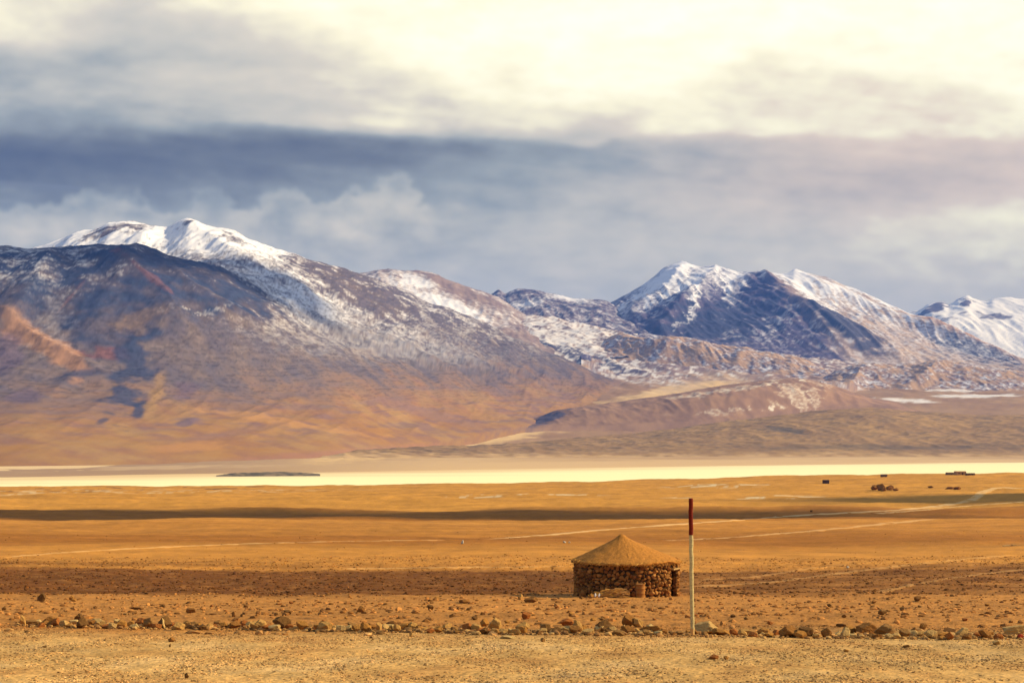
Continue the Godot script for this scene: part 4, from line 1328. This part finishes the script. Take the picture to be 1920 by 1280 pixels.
func build_far_things() -> void:
	var pale := Color(0.62, 0.44, 0.21)
	track([[1925, 917, 0], [1880, 914, 1], [1850, 920, 2], [1820, 938, 3], [1780, 946, 4], [1700, 955, 5], [1600, 961, 6], [1500, 966, 7], [1400, 974, 8], [1300, 981, 9], [1200, 988, 10], [1100, 996, 11], [1000, 1005, 12], [900, 1012, 13]], 4.2, 0.9, pale, "pale dirt track curving down from the rise past the hut", 0.65)
	track([[1930, 940, 0], [1820, 948, 1], [1720, 957, 2], [1640, 963, 3]], 2.2, 1.6, pale, "short straight dirt track joining the curving track on the rise", 0.6)
	track([[1760, 972, 0], [1600, 988, 1], [1500, 997, 2], [1420, 1004, 3], [1330, 1010, 4], [1240, 1014, 5]], 2.6, 0.7, Color(0.58, 0.38, 0.17), "broad worn track slanting across the plain behind the pole", 0.55)
	track([[0, 1046, 0], [120, 1036, 1], [300, 1026, 2], [480, 1019, 3], [640, 1015, 4], [860, 1012, 5]], 1.0, 0.7, pale, "faint straight track across the lit plain far from the hut", 0.4)
	track([[640, 1067, 0], [760, 1065, 1], [900, 1063.5, 2], [1070, 1062, 3]], 0.9, 0.5, Color(0.48, 0.30, 0.12), "thin light streak across the dark gravel behind the hut", 0.5)
	track([[1300, 1101, 0], [1440, 1092, 1], [1560, 1077, 2], [1700, 1060, 3], [1900, 1040, 4]], 0.7, 1.0, Color(0.50, 0.30, 0.11), "wheel rut curving up the brown slope beyond the pole", 0.4)
	track([[1640, 1112, 0], [1720, 1095, 1], [1800, 1082, 2], [1930, 1066, 3]], 0.5, 0.6, Color(0.50, 0.30, 0.11), "wheel rut rising steeply from the stony ground beyond the pole", 0.4)
	track([[1290, 1088, 0], [1400, 1083, 1], [1520, 1066, 2], [1640, 1054, 3]], 0.6, 0.6, Color(0.46, 0.27, 0.10), "faint wheel rut starting by the hut doorway", 0.35)
	house(1782, 889.5, 14, 4.4, "adobe_house", "brown low house at the near end of three on the far rise", mats.adobe_dark, mats.adobe_dark)
	house(1801, 889.5, 19, 5.4, "adobe_house", "pale roofed house, middle one of three on the far rise", mats.adobe, mats.pale_wood)
	house(1820, 890.5, 15, 3.2, "adobe_house", "lowest dark house, last of three on the far rise", mats.adobe_dark, mats.adobe_dark)
	house(1658, 894, 11, 4.2, "adobe_house", "small lone house at the brink of the salt flat", mats.adobe_dark, mats.adobe_dark)
	house(1549, 906.5, 11, 6.0, "dark_shelter", "small dark shelter standing alone on the far golden sand", mats.dark_wood, mats.dark_wood)
	var T: Array = mats.stones
	px_stone(867, 1020, 4.5, 7, T[9], "small white stone standing upright on the plain")
	px_stone(1058, 1018, 6, 4, T[9], "white stone lying on the plain just above the hut's roof line")
	px_stone(1068, 1018, 4, 3, T[9], "smaller white stone close by another above the hut's roof line")
	px_stone(1590, 1065, 5, 4, T[9], "little white stone on the brown slope beyond the pole")
	px_stone(1522, 959.5, 5, 4, T[0], "dark stone beside the curving track on the plain")
	for q in [[1640, 918, 14, 8, "pointed boulder where the far outcrop begins"], [1652, 919, 18, 11, "tallest boulder of the outcrop on the far rise"], [1668, 919, 15, 9, "second tallest boulder of the outcrop on the far rise"], [1658, 921, 9, 6, "small boulder in front of the two tallest of the outcrop"], [1680, 920, 10, 5, "low boulder at the tail of the far outcrop"]]:
		px_stone(q[0], q[1], q[2], q[3], T[2], q[4], 0.0, "dark boulders of the outcrop")
	for q in [[1781, 917, 14, 5, "low brown boulder below the first of three far houses"], [1796, 918, 16, 6, "largest low brown boulder below the three far houses"], [1745, 914, 12, 3, "flattest boulder, between the outcrop and the far houses"]]:
		px_stone(q[0], q[1], q[2], q[3], T[2], q[4], 0.0, "low boulders below the far houses")
	for q in [[1888, 1024, 14, 0.10, "weathered plank lying flat on the plain near the pole's side of the slope"], [1905, 1023, 16, -0.08, "weathered plank lying slightly askew beyond its neighbour"]]:
		var p := ground_pt(q[0], q[1])
		var b := BoxMesh.new()
		b.size = Vector3(q[2] * -p.z / F, 0.16, 0.5)
		var o := obj("plank", b, mats.pale_wood)
		o.position = p + Vector3(0, 0.09, 0)
		o.rotation = Vector3(0.05, 0.3, q[3])
		tag(o, q[4], "plank")


# Unseen clouds to the right, added and shaped to cast shadows on the land.
func cloud(x: float, d: float, half_x: float, half_d: float, height: float, sd: int, label: String, over := 0.0, puffs := 1, shear := 0.0) -> void:
	var y := base_profile.at(minf(d, 1400.0)) + over
	var c := Vector3(x, y, -d) + sun_dir * (height / sun_dir.y)
	var r := RandomNumberGenerator.new()
	r.seed = sd
	var tri := PackedVector3Array()
	for q in puffs:
		var ang := r.randf() * TAU
		var out := pow(r.randf(), 0.5) if puffs > 1 else 0.0
		var size := (lerpf(0.34, 0.08, out) * r.randf_range(0.7, 1.3)) if puffs > 1 else 1.0
		var mid := Vector3(cos(ang) * out * half_x, r.randf_range(-0.1, 0.1) * half_d * size, sin(ang) * out * half_d - shear * cos(ang) * out * half_x)
		for v in ico(4 if puffs == 1 else 2):
			var n := n_fbm.get_noise_3d(v.x * 1.6 * half_x / (half_x + half_d) * 2.0 + sd + q, v.y, v.z * 1.6)
			var w := v * (1.0 + 0.42 * n)
			var hx := half_x * size if puffs == 1 else minf(half_x, half_d) * size * 1.25
			tri.append(mid + Vector3(w.x * hx, w.y * half_d * size * (0.20 if w.y < 0.0 else 0.35), w.z * half_d * size))
	var o := obj("cloud", faces_of(tri), mats.cloud)
	o.position = c
	tag(o, label, "cloud", "", "structure")


func _ready() -> void:
	# camera
	var cam := Camera3D.new()
	cam.name = "camera"
	cam.near = 0.1
	cam.far = 60000.0
	cam.set_frustum(1280.0 / F * 0.1, Vector2(0, (HY - 640.0) / F * 0.1), 0.1, 60000.0)
	add_child(cam)
	cam.position = Vector3(0, EYE, 0)
	cam.current = true
	n_fbm = noise_of(FastNoiseLite.TYPE_SIMPLEX_SMOOTH, FastNoiseLite.FRACTAL_FBM, 4, 3)
	n_ridge = noise_of(FastNoiseLite.TYPE_SIMPLEX_SMOOTH, FastNoiseLite.FRACTAL_RIDGED, 3, 5)
	n_fine = noise_of(FastNoiseLite.TYPE_SIMPLEX, FastNoiseLite.FRACTAL_FBM, 3, 7)
	n_soft = noise_of(FastNoiseLite.TYPE_SIMPLEX_SMOOTH, FastNoiseLite.FRACTAL_FBM, 2, 9)
	rng.seed = 20
	# sky, air, sun
	var env := Environment.new()
	env.background_mode = Environment.BG_SKY
	var sky := Sky.new()
	sky.sky_material = build_sky()
	env.sky = sky
	env.tonemap_mode = Environment.TONE_MAPPER_LINEAR
	env.tonemap_exposure = 1.6
	env.fog_enabled = true
	env.fog_density = 0.000034
	env.fog_light_color = Color(0.38, 0.60, 1.0)
	env.sdfgi_enabled = true
	env.ssao_enabled = true
	env.ssil_enabled = true
	var we := WorldEnvironment.new()
	we.environment = env
	add_child(we)
	var sun := DirectionalLight3D.new()
	sun.name = "sun"
	sun.light_energy = 1.6
	sun.light_color = Color(1.0, 0.90, 0.72)
	sun.light_angular_distance = 1.2
	sun.shadow_enabled = true
	add_child(sun)
	var elev := deg_to_rad(29.0)
	var azim := deg_to_rad(96.0)                       # from the direction towards the viewer, to the right
	sun_dir = Vector3(cos(elev) * sin(azim), sin(elev), cos(elev) * cos(azim))
	sun.look_at_from_position(Vector3.ZERO, -sun_dir, Vector3.UP)

	base_profile = pc([[0, EYE - 1.75], [10, EYE - 2.75], [22, EYE - 3.71], [33, EYE - 4.44], [60, EYE - 7.0], [88, EYE - 9.51], [165, EYE - 14.2], [250, EYE - 17.6], [450, EYE - 22.2], [800, EYE - 29.3], [1150, EYE - 35.2], [1400, EYE - 39.4], [1500, EYE - 43.6], [1600, EYE - 47.0]])
	# materials
	mats.rock = mat(Color.WHITE, 0.95)
	(mats.rock as StandardMaterial3D).vertex_color_use_as_albedo = true
	mats.salt = mats.rock
	mats.track = mats.rock
	mats.pebble = mats.rock
	var grain := noise_tex(21, 0.03, 5, 0.55, 1.0)
	var bump := noise_tex(22, 0.045, 4, 0, 1, true, 8.0)
	mats.stones = []
	for c in [Color(0.238, 0.119, 0.035), Color(0.389, 0.204, 0.061), Color(0.400, 0.180, 0.043), Color(0.562, 0.266, 0.058), Color(0.713, 0.446, 0.151), Color(0.713, 0.399, 0.112), Color(0.799, 0.541, 0.202), Color(0.497, 0.176, 0.040), Color(0.500, 0.070, 0.030), Color(0.800, 0.720, 0.550)]:
		(mats.stones as Array).append(mat(lin(c.r, c.g, c.b), 0.95, grain, 1.6, bump, 1.2))
	mats.wall = []
	for c in [Color(0.370, 0.161, 0.039), Color(0.508, 0.221, 0.053), Color(0.647, 0.290, 0.074), Color(0.446, 0.167, 0.039), Color(0.570, 0.269, 0.074), Color(0.307, 0.134, 0.037), Color(0.740, 0.355, 0.094)]:
		(mats.wall as Array).append(mat(lin(c.r, c.g, c.b), 0.95, grain, 1.2, bump, 1.0))
	mats.mud = mat(lin(0.11, 0.058, 0.022), 1.0, grain, 0.8)
	mats.thatch = mat(lin(0.58, 0.250, 0.048), 1.0, noise_tex(31, 0.02, 5, 0.66, 1.0), 0.55, noise_tex(32, 0.05, 5, 0, 1, true, 10.0), 0.5)
	mats.straw = mat(lin(0.64, 0.34, 0.070), 0.95)
	mats.pale_wood = mat(lin(0.68, 0.44, 0.17), 0.9, grain, 2.0)
	mats.dark_wood = mat(lin(0.07, 0.045, 0.03), 0.9)
	mats.rust = mat(lin(0.55, 0.235, 0.055), 0.85, grain, 1.8)
	mats.rust_light = mat(lin(0.50, 0.32, 0.16), 0.8, grain, 1.8)
	mats.twig = mat(lin(0.60, 0.34, 0.11), 0.95)
	mats.twig_dark = mat(lin(0.34, 0.18, 0.06), 0.95)
	mats.white = mat(lin(0.82, 0.80, 0.74), 0.5)
	mats.pole_white = mat(lin(0.80, 0.66, 0.30), 0.8, noise_tex(41, 0.03, 4, 0.62, 1.0), 1.5)
	mats.pole_red = mat(lin(0.20, 0.018, 0.006), 0.7, noise_tex(42, 0.03, 4, 0.7, 1.0), 1.5)
	mats.adobe = mat(lin(0.42, 0.25, 0.12), 0.95)
	mats.adobe_dark = mat(lin(0.16, 0.10, 0.05), 0.95)
	mats.cloud = mat(lin(0.85, 0.85, 0.85), 1.0)
	for k in 12:
		rocks.append(rock(100 + k, 3, 11, 0.05))
	for k in 5:
		pebbles.append(rock(200 + k, 0, 7, 0.10))
	for k in 8:
		wall_rocks.append(rock(300 + k, 2, 10, 0.05))

	build_ground()
	build_mountains()
	cloud(-1850.0, 5250.0, 1150.0, 800.0, 4300.0, 4, "great unseen cloud added at the side, shading the big mountain's flank", 520.0, 120, 0.40)
	cloud(-125.0, 478.0, 255.0, 46.0, 950.0, 2, "long low white cloud added unseen to shade the plain, nearest of the clouds by the sun")
	cloud(222.0, 655.0, 78.0, 72.0, 1100.0, 3, "rounded white cloud added unseen for shade, beyond the long low one")
	build_hut()
	build_pole()
	build_stones()
	build_far_things()
